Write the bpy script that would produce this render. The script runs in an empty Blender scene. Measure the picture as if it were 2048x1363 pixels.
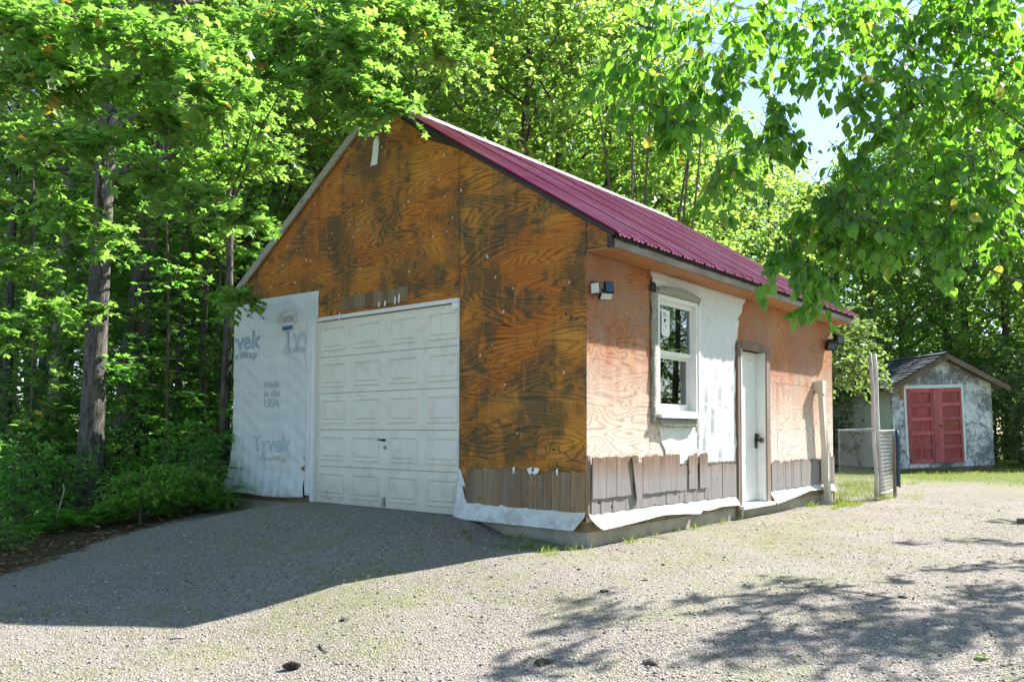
import bpy, bmesh, math, random
import numpy as np
from mathutils import Vector, Matrix

rng = np.random.default_rng(7)
random.seed(7)
SC = bpy.context.scene
COL = SC.collection

# ------------------------------------------------------------------ camera, sky, sun, exposure
CAM = np.array([3.99737, -5.74369, 0.99876])
R_ = np.array([0.76480835, 0.64425049, 0.00308158])
U_ = np.array([0.02343915, -0.03260464, 0.99919345])
F_ = np.array([-0.64383134, 0.76411926, 0.04003698])
FPX, CYP = 1611.655, 681.5 + 115.752
cam = bpy.data.cameras.new('camera')
cam.sensor_width = 36.0
cam.lens = FPX / 2048 * 36
cam.shift_y = 115.752 / 2048
cam.clip_start = 0.05
cam.clip_end = 1000
co = bpy.data.objects.new('camera', cam)
COL.objects.link(co)
M = Matrix.Identity(4)
for i in range(3):
    M[i][0], M[i][1], M[i][2], M[i][3] = R_[i], U_[i], -F_[i], CAM[i]
co.matrix_world = M
SC.camera = co

SUN = np.array([0.38, 1.15, 1.03])
SUN = SUN / np.linalg.norm(SUN)
world = bpy.data.worlds.new('World')
SC.world = world
world.use_nodes = True
nt = world.node_tree
bgn = nt.nodes['Background']
sky = nt.nodes.new('ShaderNodeTexSky')
sky.sky_type = 'NISHITA'
sky.sun_disc = False
sky.sun_elevation = math.asin(SUN[2])
sky.sun_rotation = math.atan2(SUN[0], SUN[1])
sky.air_density = 1.0
sky.dust_density = 0.4
sky.ozone_density = 2.5
nt.links.new(sky.outputs[0], bgn.inputs[0])
bgn.inputs[1].default_value = 0.098
sl = bpy.data.lights.new('sun', 'SUN')
sl.energy = 5.0
sl.angle = math.radians(0.5)
sl.color = (1.0, 0.965, 0.92)
so = bpy.data.objects.new('sun', sl)
COL.objects.link(so)
so.location = (0, 0, 30)
so.rotation_euler = Vector(SUN).to_track_quat('Z', 'Y').to_euler()
SC.view_settings.view_transform = 'Standard'
SC.view_settings.look = 'None'
SC.view_settings.exposure = 1.66
SC.view_settings.gamma = 1
SC.view_settings.use_curve_mapping = False
SC.render.engine = 'CYCLES'
SC.cycles.max_bounces = 8
SC.cycles.diffuse_bounces = 4
SC.cycles.transmission_bounces = 6
SC.cycles.use_denoising = True


def W(px, py, dep):
    """The world point seen at photo pixel (px, py), dep metres in front of the camera."""
    return CAM + dep * (F_ + R_ * (px - 1024) / FPX - U_ * (py - CYP) / FPX)


# ------------------------------------------------------------------ terrain height
def sst(a):
    a = np.clip(a, 0, 1)
    return a * a * (3 - 2 * a)


def gz(x, y):
    x = np.asarray(x, float)
    y = np.asarray(y, float)
    z = -0.22 * sst((-y - 0.3) / 3.6)
    z = z + 0.10 * sst((y - 6) / 6)
    ramp = sst((x + 4.75) / 0.85) * sst((-0.7 - x) / 0.8) * sst((y + 2.9) / 2.7)
    z = z + 0.165 * ramp * (y < 0.4)
    z = z - 0.06 * sst((-5.2 - x) / 1.0) * sst((y + 3) / 2)
    z = z + 0.05 * np.exp(-((x + 0.62) / 0.22) ** 2 - ((y + 0.14) / 0.16) ** 2)
    wood = sst((-7 - x) / 6)
    z = z + wood * 0.10 * (np.sin(x * 1.3 + y * .7) + np.sin(y * 1.7 - x * .4)) + wood * 0.3
    z = z + 0.012 * np.sin(x * 2.1 + 1.3 * y) * np.sin(y * 2.7) * (y < -0.5)
    return z


def base(px, dep):
    p = W(px, 860, dep)
    return float(p[0]), float(p[1]), float(gz(p[0], p[1]))


# ------------------------------------------------------------------ materials
class NB:
    def __init__(s, name):
        s.m = bpy.data.materials.new(name)
        s.m.use_nodes = True
        s.t = s.m.node_tree
        s.t.nodes.clear()
        s.out = s.t.nodes.new('ShaderNodeOutputMaterial')

    def n(s, typ, ins=None, **kw):
        nd = s.t.nodes.new(typ)
        for k, v in kw.items():
            setattr(nd, k, v)
        for k, v in (ins or {}).items():
            if isinstance(v, bpy.types.NodeSocket):
                s.t.links.new(v, nd.inputs[k])
            else:
                nd.inputs[k].default_value = v
        return nd

    def math(s, op, a, b=0.0, c=0.0):
        return s.n('ShaderNodeMath', {0: a, 1: b, 2: c}, operation=op).outputs[0]

    def vec(s, op, a, b=(0, 0, 0)):
        return s.n('ShaderNodeVectorMath', {0: a, 1: b}, operation=op).outputs[0]

    def noise(s, v, scale, detail=3, dist=0.0, rough=.5, out=0):
        return s.n('ShaderNodeTexNoise', {'Vector': v, 'Scale': scale, 'Detail': detail, 'Distortion': dist, 'Roughness': rough}).outputs[out]

    def vor(s, v, scale, feature='F1', out='Distance', rnd=1.0):
        return s.n('ShaderNodeTexVoronoi', {'Vector': v, 'Scale': scale, 'Randomness': rnd}, feature=feature).outputs[out]

    def ramp(s, f, stops, interp='LINEAR'):
        r = s.n('ShaderNodeValToRGB', {0: f})
        r.color_ramp.interpolation = interp
        el = r.color_ramp.elements
        while len(el) < len(stops):
            el.new(0.5)
        for e, (p, c) in zip(el, stops):
            e.position = p
            e.color = (c, c, c, 1) if isinstance(c, (int, float)) else (*c, 1)
        return r.outputs[0]

    def mix(s, f, a, b, bt='MIX'):
        nd = s.n('ShaderNodeMix', data_type='RGBA', blend_type=bt)
        for k, v in ((0, f), (6, a), (7, b)):
            if isinstance(v, bpy.types.NodeSocket):
                s.t.links.new(v, nd.inputs[k])
            elif k == 0:
                nd.inputs[k].default_value = v
            else:
                nd.inputs[k].default_value = (*v, 1)
        return nd.outputs[2]

    def bump(s, h, strength=.3, dist=.01):
        return s.n('ShaderNodeBump', {'Height': h, 'Strength': strength, 'Distance': dist}).outputs[0]

    def bsdf(s, color, rough=.7, normal=None, spec=.3, metal=0.0, **kw):
        ins = {'Base Color': color if isinstance(color, bpy.types.NodeSocket) else (*color, 1), 'Roughness': rough,
               'Specular IOR Level': spec, 'Metallic': metal}
        if normal is not None:
            ins['Normal'] = normal
        ins.update(kw)
        return s.n('ShaderNodeBsdfPrincipled', ins).outputs[0]

    def done(s, sh):
        s.t.links.new(sh, s.out.inputs[0])
        return s.m

    def pos(s):
        return s.n('ShaderNodeTexCoord').outputs['Object']

    def rand(s):
        return s.n('ShaderNodeObjectInfo').outputs['Random']

    def island(s):
        return s.n('ShaderNodeNewGeometry').outputs['Random Per Island']


def scaled(b, v, sx, sy, sz):
    return b.n('ShaderNodeMapping', {'Vector': v, 'Scale': (sx, sy, sz)}).outputs[0]


def mat_plywood(name, light, mid, dark, stain, stain_amt, wet=.45, sunlit_tint=None):
    b = NB(name)
    r = b.math('MULTIPLY', b.rand(), 37.0)
    off = b.n('ShaderNodeCombineXYZ', {0: r, 1: r, 2: b.math('MULTIPLY', r, 1.7)}).outputs[0]
    p0 = b.pos()
    v = b.vec('ADD', p0, off)
    # flame grain: contour lines of a stretched noise field, pulled into rings around knots
    broad = b.noise(scaled(b, v, .40, .40, 2.3), 1.0, 1.5, 0.35)
    mid_n = b.noise(scaled(b, v, 1.2, 1.2, 8.0), 1.0, 2.0, 0.4)
    kd = b.vor(scaled(b, v, 3.0, 3.0, 4.6), 1.0)
    kn = b.math('POWER', b.math('SUBTRACT', 1.0, b.math('MINIMUM', b.math('MULTIPLY', kd, 2.6), 1.0)), 2.0)
    fld = b.math('ADD', b.math('MULTIPLY', broad, 40.0), b.math('MULTIPLY', mid_n, 5.5))
    fld = b.math('ADD', fld, b.math('MULTIPLY', kn, 2.6))
    zz = b.n('ShaderNodeSeparateXYZ', {0: v}).outputs[2]
    fld = b.math('ADD', fld, b.math('MULTIPLY', zz, 8.0))
    fr = b.math('FRACT', fld)
    line = b.ramp(fr, [(0, .75), (.12, .2), (.5, 0.0), (.8, .5), (.93, 1.0), (1.0, .75)])
    fib = b.noise(scaled(b, v, 6, 6, 160), 1.0, 2)
    line = b.math('MULTIPLY', line, b.math('ADD', .45, b.noise(v, 2.3, 2)))
    tone = b.mix(b.ramp(b.noise(scaled(b, v, 1.1, 1.1, 2.4), 1.0, 3), [(.35, 0.0), (.65, 1.0)]), light, mid)
    zone = b.ramp(b.noise(scaled(b, p0, .9, .9, .8), 1.0, 3, .5), [(.42, 0.0), (.6, 1.0)])
    tone = b.mix(b.math('MULTIPLY', zone, .55), tone, (mid[0] * .95, mid[1] * .62, mid[2] * .7))
    tone = b.mix(b.math('MULTIPLY', b.rand(), .45), tone, (mid[0] * .82, mid[1] * .85, mid[2] * 1.1))
    lw = b.ramp(b.noise(scaled(b, v, 1.3, 1.3, 3.0), 1.0, 3), [(.35, .62), (.65, 1.0)])
    c = b.mix(b.math('MULTIPLY', b.math('MULTIPLY', line, .95), lw), tone, dark)
    c = b.mix(b.math('MULTIPLY', b.math('SUBTRACT', fib, .45), 1.1), c, dark)
    kc = b.math('GREATER_THAN', kn, .74)
    c = b.mix(b.math('MULTIPLY', kc, .85), c, (dark[0] * .55, dark[1] * .5, dark[2] * .5))
    # nail heads / small pin knots
    pin = b.vor(scaled(b, v, 5.5, 5.5, 7.0), 1.0)
    c = b.mix(b.ramp(pin, [(.035, .9), (.06, 0.0)]), c, (.03, .015, .008))
    c = b.mix(b.ramp(pin, [(.06, 0.0), (.075, .5), (.1, 0.0)]), c, (min(1, light[0] * 1.5), light[1] * 1.5, light[2] * 1.5))
    # nail rows on the studs
    sp = b.n('ShaderNodeSeparateXYZ', {0: p0})
    al = b.math('MULTIPLY', b.math('SUBTRACT', b.math('FRACT', b.math('DIVIDE', b.math('ADD', sp.outputs[0], b.math('ADD', sp.outputs[1], 20.12)), .406)), .5), .406)
    zl = b.math('MULTIPLY', b.math('SUBTRACT', b.math('FRACT', b.math('DIVIDE', b.math('ADD', sp.outputs[2], .06), .155)), .5), .155)
    wob = b.math('MULTIPLY', b.math('SUBTRACT', b.noise(p0, 7.0, 1), .5), .05)
    nd_ = b.math('SQRT', b.math('ADD', b.math('POWER', b.math('ADD', al, wob), 2.0), b.math('POWER', b.math('ADD', zl, wob), 2.0)))
    c = b.mix(b.ramp(nd_, [(.0, .85), (.006, .85), (.009, 0.0)]), c, (.03, .016, .010))
    c = b.mix(b.ramp(nd_, [(.008, 0.0), (.011, .55), (.016, 0.0)]), c, (min(1, light[0] * 1.25), light[1] * 1.35, light[2] * 1.8))
    # mildew stains in ragged drips
    st = b.noise(scaled(b, p0, 1.25, 1.25, 1.5), 1.0, 4, .3, .62)
    st2 = b.noise(scaled(b, p0, 7.0, 7.0, 2.2), 1.0, 6, .9, .72)
    sm = b.math('MULTIPLY', b.ramp(st, [(.44, 0.0), (.56, 1.0)]), b.ramp(st2, [(.34, 0.0), (.50, 1.0)]))
    c = b.mix(b.math('MULTIPLY', b.math('MULTIPLY', sm, b.math('ADD', .78, b.math('MULTIPLY', line, .5))), stain_amt), c, stain)
    c = b.mix(b.math('MULTIPLY', b.ramp(b.noise(scaled(b, p0, 16, 16, 1.0), 1.0, 5, .3), [(.56, 0.0), (.72, 1.0)]), .45 * stain_amt), c, stain)
    if sunlit_tint:  # sunlit zone below the eave's shadow line is painted paler
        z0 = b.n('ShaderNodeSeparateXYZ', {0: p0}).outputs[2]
        lit_mask = b.math('ADD', b.n('ShaderNodeMapRange', {0: z0, 1: .9, 2: 2.05, 3: 1.0, 4: -.15}).outputs[0], b.math('MULTIPLY', b.math('SUBTRACT', st2, .5), .9))
        c = b.mix(b.math('MULTIPLY', b.math('MINIMUM', b.math('MAXIMUM', lit_mask, 0.0), 1.0), .85), c, b.mix(line, sunlit_tint, tuple(x * .55 for x in sunlit_tint)))
    h = b.math('ADD', b.math('MULTIPLY', line, -.6), b.math('MULTIPLY', fib, .5))
    return b.done(b.bsdf(c, wet, b.bump(h, .35, .002), .14))


MAT = {}
MAT['ply_front'] = mat_plywood('varnished_plywood', (.66, .31, .052), (.52, .195, .026), (.10, .030, .007), (.075, .065, .032), .86, .6)
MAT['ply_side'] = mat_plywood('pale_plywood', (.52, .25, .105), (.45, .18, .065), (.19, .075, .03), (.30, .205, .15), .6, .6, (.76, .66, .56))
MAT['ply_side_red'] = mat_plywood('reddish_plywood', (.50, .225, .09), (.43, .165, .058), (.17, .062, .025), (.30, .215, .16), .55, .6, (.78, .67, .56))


def mat_plain(name, col, rough=.6, var=.12, spec=.3, metal=0.0, scale=6, bump=0.0, dirt=None, dirt_amt=.0):
    b = NB(name)
    p = b.pos()
    n = b.noise(p, scale, 5)
    c = b.mix(n, tuple(x * (1 - var) for x in col), tuple(min(1, x * (1 + var)) for x in col))
    if dirt:
        d = b.math('MULTIPLY', b.ramp(b.noise(p, scale * .6, 6, .3, .65), [(.45, 0.0), (.75, 1.0)]), dirt_amt)
        c = b.mix(d, c, dirt)
    nor = b.bump(b.noise(p, scale * 12, 4), bump, .004) if bump else None
    return b.done(b.bsdf(c, rough, nor, spec, metal))


def mat_wrap(name, col, tint):
    b = NB(name)
    p = b.pos()
    fib = b.noise(scaled(b, p, 30, 30, 90), 1.0, 4)
    big = b.noise(scaled(b, p, 1.2, 1.2, 2.2), 1.0, 5, .4)
    c = b.mix(big, col, tint)
    c = b.mix(b.math('MULTIPLY', b.math('SUBTRACT', fib, .35), .35), c, tuple(x * .75 for x in col))
    spk = b.vor(p, 17.0)
    c = b.mix(b.ramp(spk, [(.035, .8), (.06, 0.0)]), c, (.10, .10, .10))
    streak = b.math('MULTIPLY', b.ramp(b.noise(scaled(b, p, 14, 14, 1.2), 1.0, 4), [(.52, 0.0), (.75, 1.0)]), .25)
    c = b.mix(streak, c, (.42, .40, .34))
    zz = b.n('ShaderNodeSeparateXYZ', {0: p}).outputs[2]
    mud = b.math('MULTIPLY', b.n('ShaderNodeMapRange', {0: zz, 1: .15, 2: .42, 3: .9, 4: 0.0}).outputs[0], b.ramp(b.noise(p, 7, 6, .5, .7), [(.42, 0.0), (.68, 1.0)]))
    c = b.mix(mud, c, (.34, .29, .22))
    wr = b.noise(scaled(b, p, 2.5, 2.5, 7), 1.0, 5, 1.0)
    h = b.math('ADD', b.math('MULTIPLY', wr, 1.0), b.math('MULTIPLY', fib, .12))
    d = b.bsdf(c, .55, b.bump(h, .5, .02), .3)
    return b.done(d)


MAT['wrap'] = mat_wrap('house_wrap_sheet', (.69, .70, .675), (.59, .605, .575))


def mat_wood(name, light, dark, grey, greyamt, along='z', rough=.8, zgrey=None):
    """weathered wood: streaks along one axis, knots; zgrey=(z0,z1) bleaches the foot of the piece"""
    b = NB(name)
    r = b.math('MULTIPLY', b.rand(), 53.0)
    off = b.n('ShaderNodeCombineXYZ', {0: r, 1: b.math('MULTIPLY', r, 1.3), 2: b.math('MULTIPLY', r, .7)}).outputs[0]
    p = b.pos()
    v = b.vec('ADD', p, off)
    s = {'z': (26, 26, 2.2), 'x': (2.2, 26, 26), 'y': (26, 2.2, 26)}[along]
    s2 = {'z': (95, 95, 3.5), 'x': (3.5, 95, 95), 'y': (95, 3.5, 95)}[along]
    a = b.noise(scaled(b, v, *s), 1.0, 4, .5)
    f = b.noise(scaled(b, v, *s2), 1.0, 3)
    tone = b.mix(b.ramp(a, [(.3, 0.0), (.7, 1.0)]), light, dark)
    tone = b.mix(b.math('MULTIPLY', b.ramp(f, [(.5, 0.0), (.72, 1.0)]), .75), tone, tuple(x * .35 for x in dark))
    tint = b.rand()
    tone = b.mix(b.math('MULTIPLY', tint, .7), tone, tuple(x * .5 for x in dark))
    g = b.noise(scaled(b, v, 5, 5, 1.5), 1.0, 4)
    if zgrey:
        zc = b.n('ShaderNodeSeparateXYZ', {0: p}).outputs[2]
        zz = b.n('ShaderNodeMapRange', {0: zc, 1: zgrey[0], 2: zgrey[1], 3: .95, 4: .0}).outputs[0]
        g = b.math('ADD', b.math('MULTIPLY', g, .5), zz)
        gm = b.ramp(g, [(.3, 0.0), (.75, 1.0)])
    else:
        gm = b.ramp(g, [(.4, 0.0), (.65, 1.0)])
    gc = b.mix(a, grey, tuple(x * .62 for x in grey))
    c = b.mix(b.math('MULTIPLY', gm, greyamt), tone, gc)
    k = b.vor(scaled(b, v, 8, 8, 5), 1.0)
    c = b.mix(b.ramp(k, [(.06, .85), (.12, 0.0)]), c, (.035, .02, .012))
    return b.done(b.bsdf(c, rough, b.bump(b.math('ADD', a, f), .5, .004), .2))


MAT['shingle'] = mat_wood('weathered_shingle', (.36, .245, .135), (.24, .15, .075), (.30, .255, .20), .5, 'z')
MAT['shingle_side'] = mat_wood('sunbleached_shingle', (.30, .20, .135), (.22, .14, .09), (.30, .275, .26), .97, 'z', .85, (.34, .74))
MAT['soffit'] = mat_wood('orange_pine_board', (.62, .30, .13), (.50, .22, .085), (.5, .3, .18), .15, 'y', .6)
MAT['fascia'] = mat_wood('grey_fascia_board', (.40, .36, .30), (.30, .26, .21), (.42, .40, .36), .8, 'y')
MAT['frame_wood'] = mat_wood('weathered_frame_wood', (.33, .24, .16), (.22, .15, .10), (.30, .27, .23), .6, 'z')
MAT['sill_board'] = mat_wood('brown_sill_board', (.30, .21, .12), (.21, .14, .08), (.3, .26, .2), .5, 'x')
MAT['rake'] = mat_wood('pale_rake_board', (.46, .41, .31), (.38, .33, .24), (.5, .47, .4), .6, 'x')
MAT['pole'] = mat_wood('peeling_pole', (.74, .71, .66), (.50, .46, .40), (.72, .71, .68), .8, 'z')
MAT['concrete'] = mat_plain('concrete', (.36, .33, .27), .85, .22, .2, scale=4, bump=.35, dirt=(.15, .13, .09), dirt_amt=.7)
MAT['block'] = mat_plain('concrete_block', (.40, .40, .40), .9, .2, .2, scale=9, bump=.4, dirt=(.2, .2, .2), dirt_amt=.5)
MAT['door_white'] = mat_plain('painted_door', (.72, .715, .64), .45, .05, .4, scale=2, dirt=(.46, .45, .38), dirt_amt=.5)
def mat_door():
    b = NB('painted_door')
    p = b.pos()
    z = b.n('ShaderNodeSeparateXYZ', {0: p}).outputs[2]
    n = b.noise(p, 5, 6, .4, .65)
    c = b.mix(b.noise(p, 1.3, 3), (.76, .72, .60), (.70, .67, .56))
    low = b.n('ShaderNodeMapRange', {0: z, 1: .16, 2: .75, 3: .75, 4: .0}).outputs[0]
    g = b.math('MULTIPLY', b.math('ADD', low, b.ramp(n, [(.5, 0.0), (.75, .5)])), b.math('ADD', .35, n))
    c = b.mix(b.math('MINIMUM', b.math('MULTIPLY', g, .7), 1.0), c, (.36, .34, .27))
    st = b.ramp(b.noise(scaled(b, p, 20, 20, 1.0), 1.0, 4), [(.58, 0.0), (.75, 1.0)])
    c = b.mix(b.math('MULTIPLY', st, .3), c, (.42, .40, .33))
    return b.done(b.bsdf(c, .5, None, .35))


MAT['door_white'] = mat_door()
MAT['white'] = mat_plain('white_vinyl', (.70, .70, .66), .4, .04, .45, scale=5, dirt=(.55, .54, .5), dirt_amt=.3)
MAT['core'] = mat_plain('dark_sheathing', (.10, .07, .045), .9, .2, .2, scale=5)
MAT['inside'] = mat_plain('inside_boards', (.28, .22, .15), .9, .2, .2, scale=5)
MAT['black'] = mat_plain('black_plastic', (.012, .012, .013), .4, .1, .4)
MAT['metal'] = mat_plain('dull_metal', (.30, .30, .30), .4, .1, .5, .8)
MAT['lens'] = mat_plain('lamp_lens', (.52, .52, .44), .25, .05, .5)
MAT['solar'] = mat_plain('solar_cell', (.03, .07, .13), .15, .1, .6)
MAT['paper'] = mat_plain('torn_paper', (.78, .78, .74), .8, .08, .2)
MAT['tape'] = mat_plain('blue_tape', (.02, .10, .20), .5, .1, .3)
MAT['ink'] = mat_plain('grey_blue_ink', (.32, .39, .43), .7, .1, .2, scale=40)
MAT['ink_faint'] = mat_plain('faint_ink', (.45, .51, .53), .7, .06, .2, scale=40)
MAT['ink_tan'] = mat_plain('tan_ink', (.48, .46, .40), .7, .06, .2, scale=40)
MAT['tarp'] = mat_plain('blue_tarp_cloth', (.025, .055, .095), .5, .2, .3)
MAT['pipe'] = mat_plain('cream_pipe', (.66, .60, .48), .5, .06, .4, scale=4, dirt=(.40, .33, .22), dirt_amt=.5)
MAT['wire'] = mat_plain('galvanised_wire', (.48, .49, .50), .4, .1, .5, .3)
MAT['ridge'] = mat_plain('ridge_glare_metal', (.52, .46, .42), .35, .08, .5, scale=3)  # pale colour stands in for glare along the ridge cap
MAT['dark_edge'] = mat_plain('dark_drip_edge', (.035, .018, .015), .5, .2, .4)
MAT['tar'] = mat_plain('tar_strip', (.030, .030, .032), .8, .4, .3, scale=14, bump=.4)
MAT['litter'] = None


def mat_roof():
    b = NB('red_metal_roofing')
    p = b.pos()
    n = b.noise(scaled(b, p, 1.0, 5.0, 1.0), 1.0, 4)
    c = b.mix(n, (.27, .016, .056), (.35, .045, .105))
    c = b.mix(b.math('MULTIPLY', b.ramp(b.noise(p, 1.1, 5), [(.35, 0.0), (.7, 1.0)]), .45), c, (.44, .19, .29))
    return b.done(b.bsdf(c, b.ramp(n, [(0, .20), (1, .34)]), None, .9))


MAT['roof'] = mat_roof()


def mat_lath():
    b = NB('speckled_flashing')
    p = b.pos()
    v = b.vor(p, 75, 'F1')
    c = b.ramp(v, [(.18, (.05, .05, .045)), (.42, (.34, .32, .25)), (.7, (.42, .41, .36))])
    c = b.mix(b.math('MULTIPLY', b.noise(p, 9, 4), .5), c, (.16, .17, .12))
    return b.done(b.bsdf(c, .8, b.bump(v, .8, .006), .3))


MAT['lath'] = mat_lath()


def mat_glass():
    b = NB('window_glass')
    fr = b.n('ShaderNodeFresnel', {'IOR': 1.5}).outputs[0]
    fr = b.math('ADD', b.math('MULTIPLY', fr, 1.5), .06)
    tr = b.n('ShaderNodeBsdfTransparent', {'Color': (.62, .68, .66, 1)}).outputs[0]
    gl = b.n('ShaderNodeBsdfGlossy', {'Color': (.92, .95, 1, 1), 'Roughness': .015}).outputs[0]
    return b.done(b.n('ShaderNodeMixShader', {0: fr, 1: tr, 2: gl}).outputs[0])


MAT['glass'] = mat_glass()


def mat_leaf(name, c0, c1, tr, tr_amt=.5, rough=.42, spec=.5, rare=None):
    b = NB(name)
    i = b.island()
    o = b.rand()
    c = b.mix(i, c0, c1)
    c = b.mix(b.math('MULTIPLY', o, .35), c, (c0[0] * 1.6, c0[1] * 1.15, c0[2]))
    bf = b.n('ShaderNodeNewGeometry').outputs['Backfacing']
    c = b.mix(b.math('MULTIPLY', bf, .6), c, (c1[0] * 1.5 + .06, c1[1] * 1.1 + .05, c1[2] * 1.3 + .06))
    t = b.mix(i, tuple(x * .72 for x in tr), tuple(min(1, x * 1.22) for x in tr))
    t = b.mix(b.math('MULTIPLY', o, .25), t, (tr[0] * 1.3, tr[1], tr[2] * .7))
    if rare:
        k = b.math('GREATER_THAN', i, .985)
        c = b.mix(k, c, rare)
        t = b.mix(k, t, rare)
    d = b.bsdf(c, rough, None, spec)
    tl = b.n('ShaderNodeBsdfTranslucent', {'Color': t}).outputs[0]
    return b.done(b.n('ShaderNodeMixShader', {0: tr_amt, 1: d, 2: tl}).outputs[0])


MAT['leaf_maple'] = mat_leaf('maple_leaf', (.055, .155, .026), (.11, .23, .04), (.33, .62, .09), .55, rare=(.5, .3, .04))
MAT['leaf_far'] = mat_leaf('woodland_leaf', (.08, .17, .03), (.155, .27, .05), (.46, .72, .13), .60, .36, .6, rare=(.55, .35, .06))
MAT['leaf_dark'] = mat_leaf('undergrowth_leaf', (.055, .175, .038), (.11, .26, .055), (.28, .66, .09), .52, .4, .5)
MAT['leaf_birch'] = mat_leaf('ovate_leaf', (.036, .125, .016), (.078, .19, .025), (.255, .58, .04), .55, .36, .5, rare=(.4, .4, .06))
MAT['leaf_young'] = mat_leaf('young_leaf', (.09, .25, .04), (.15, .33, .06), (.36, .74, .09), .5, .4, .5)
MAT['leaf_grey'] = mat_leaf('greyish_leaf', (.075, .14, .045), (.14, .21, .07), (.26, .42, .08), .42, .5, .3)
MAT['grass'] = mat_leaf('grass_blade', (.10, .16, .025), (.17, .22, .04), (.34, .46, .06), .4, .5, .3)
MAT['dry'] = mat_leaf('dry_leaf', (.16, .09, .04), (.30, .19, .09), (.2, .12, .05), .2, .7, .2)


def mat_bark(name, a, c_, s=1.0):
    b = NB(name)
    p = b.pos()
    r = b.noise(scaled(b, p, 22 * s, 22 * s, 4.5 * s), 1.0, 5, 1.2, .65)
    c = b.mix(b.ramp(r, [(.36, 0.0), (.6, 1.0)]), a, c_)
    li = b.ramp(b.noise(p, 2.2, 4), [(.5, 0.0), (.7, 1.0)])
    c = b.mix(b.math('MULTIPLY', li, .5), c, (c_[0] * 1.3, c_[1] * 1.35, c_[2] * 1.25))
    return b.done(b.bsdf(c, .9, b.bump(r, 1.0, .03), .15))


MAT['bark'] = mat_bark('furrowed_bark', (.034, .030, .026), (.165, .15, .132))
MAT['bark_thin'] = mat_bark('young_bark', (.07, .055, .04), (.19, .16, .125), 2)
MAT['bark_pale'] = mat_bark('pale_bark', (.12, .10, .08), (.42, .39, .34), 1.3)
MAT['stick'] = mat_plain('bleached_stick', (.46, .41, .33), .8, .2, .2, scale=12)


def mat_ground():
    b = NB('gravel_yard')
    p = b.pos()
    at = b.n('ShaderNodeAttribute', attribute_name='forest').outputs['Fac']
    ag = b.n('ShaderNodeAttribute', attribute_name='turf').outputs['Fac']
    ad = b.n('ShaderNodeAttribute', attribute_name='shaded_gravel').outputs['Fac']
    big = b.noise(p, .9, 4)
    v1 = b.vor(p, 84, 'F1')
    v1c = b.vor(p, 84, 'F1', 'Color')
    v2 = b.vor(p, 190, 'F1')
    v2c = b.vor(p, 190, 'F1', 'Color')
    g1 = b.n('ShaderNodeSeparateColor', {0: v1c}).outputs[0]
    g2 = b.n('ShaderNodeSeparateColor', {0: v2c}).outputs[1]
    st = b.math('ADD', b.math('MULTIPLY', g1, .5), b.math('MULTIPLY', g2, .5))
    c = b.ramp(st, [(.14, (.11, .095, .08)), (.30, (.35, .30, .245)), (.55, (.53, .46, .385)), (.85, (.72, .65, .57))])
    crev = b.math('ADD', b.ramp(v1, [(.35, 0.0), (.75, .6)]), b.ramp(v2, [(.4, 0.0), (.8, .5)]))
    c = b.mix(crev, c, (.10, .09, .08))
    c = b.mix(b.math('MULTIPLY', b.ramp(big, [(.4, 0.0), (.65, 1.0)]), .35), c, (.44, .39, .34))
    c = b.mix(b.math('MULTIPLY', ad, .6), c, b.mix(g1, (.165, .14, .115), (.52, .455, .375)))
    # weeds / moss cover in the gravel
    gm = b.noise(p, 1.5, 6, .6, .66)
    gf = b.noise(p, 34, 4, 0, .7)
    wm = b.math('MULTIPLY', b.ramp(b.math('ADD', gm, b.math('MULTIPLY', ag, .5)), [(.52, 0.0), (.70, 1.0)]), b.ramp(gf, [(.42, 0.0), (.58, 1.0)]))
    c = b.mix(b.math('MULTIPLY', wm, .7), c, b.mix(gf, (.15, .19, .04), (.32, .36, .11)))
    # turf
    tn = b.noise(p, 60, 4)
    tc = b.mix(tn, (.09, .14, .025), (.22, .27, .06))
    c = b.mix(b.ramp(b.math('ADD', ag, b.math('MULTIPLY', b.math('SUBTRACT', gf, .5), .8)), [(.62, 0.0), (.85, 1.0)]), c, tc)
    # forest floor
    fn = b.noise(p, 24, 6, .5, .7)
    fc = b.ramp(fn, [(.25, (.025, .018, .012)), (.5, (.11, .075, .045)), (.75, (.23, .165, .10))])
    fc = b.mix(b.math('MULTIPLY', b.ramp(b.noise(p, 2.5, 4), [(.5, 0.0), (.65, 1.0)]), .5), fc, (.05, .09, .02))
    fm = b.ramp(b.math('ADD', at, b.math('MULTIPLY', b.math('SUBTRACT', b.noise(p, 5, 5), .5), .7)), [(.42, 0.0), (.58, 1.0)])
    c = b.mix(fm, c, fc)
    h = b.math('SUBTRACT', b.math('MULTIPLY', st, .4), b.math('ADD', b.math('MULTIPLY', v1, .7), b.math('MULTIPLY', v2, .35)))
    h = b.math('ADD', h, b.math('MULTIPLY', fn, .5))
    return b.done(b.bsdf(c, .92, b.bump(h, .9, .022), .15))


MAT['ground'] = mat_ground()


def mat_pebble():
    b = NB('loose_pebble')
    c = b.ramp(b.island(), [(0, (.10, .09, .08)), (.35, (.34, .295, .245)), (.7, (.48, .425, .36)), (1, (.62, .565, .49))])
    return b.done(b.bsdf(c, .85, None, .25))


MAT['pebble'] = mat_pebble()


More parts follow.
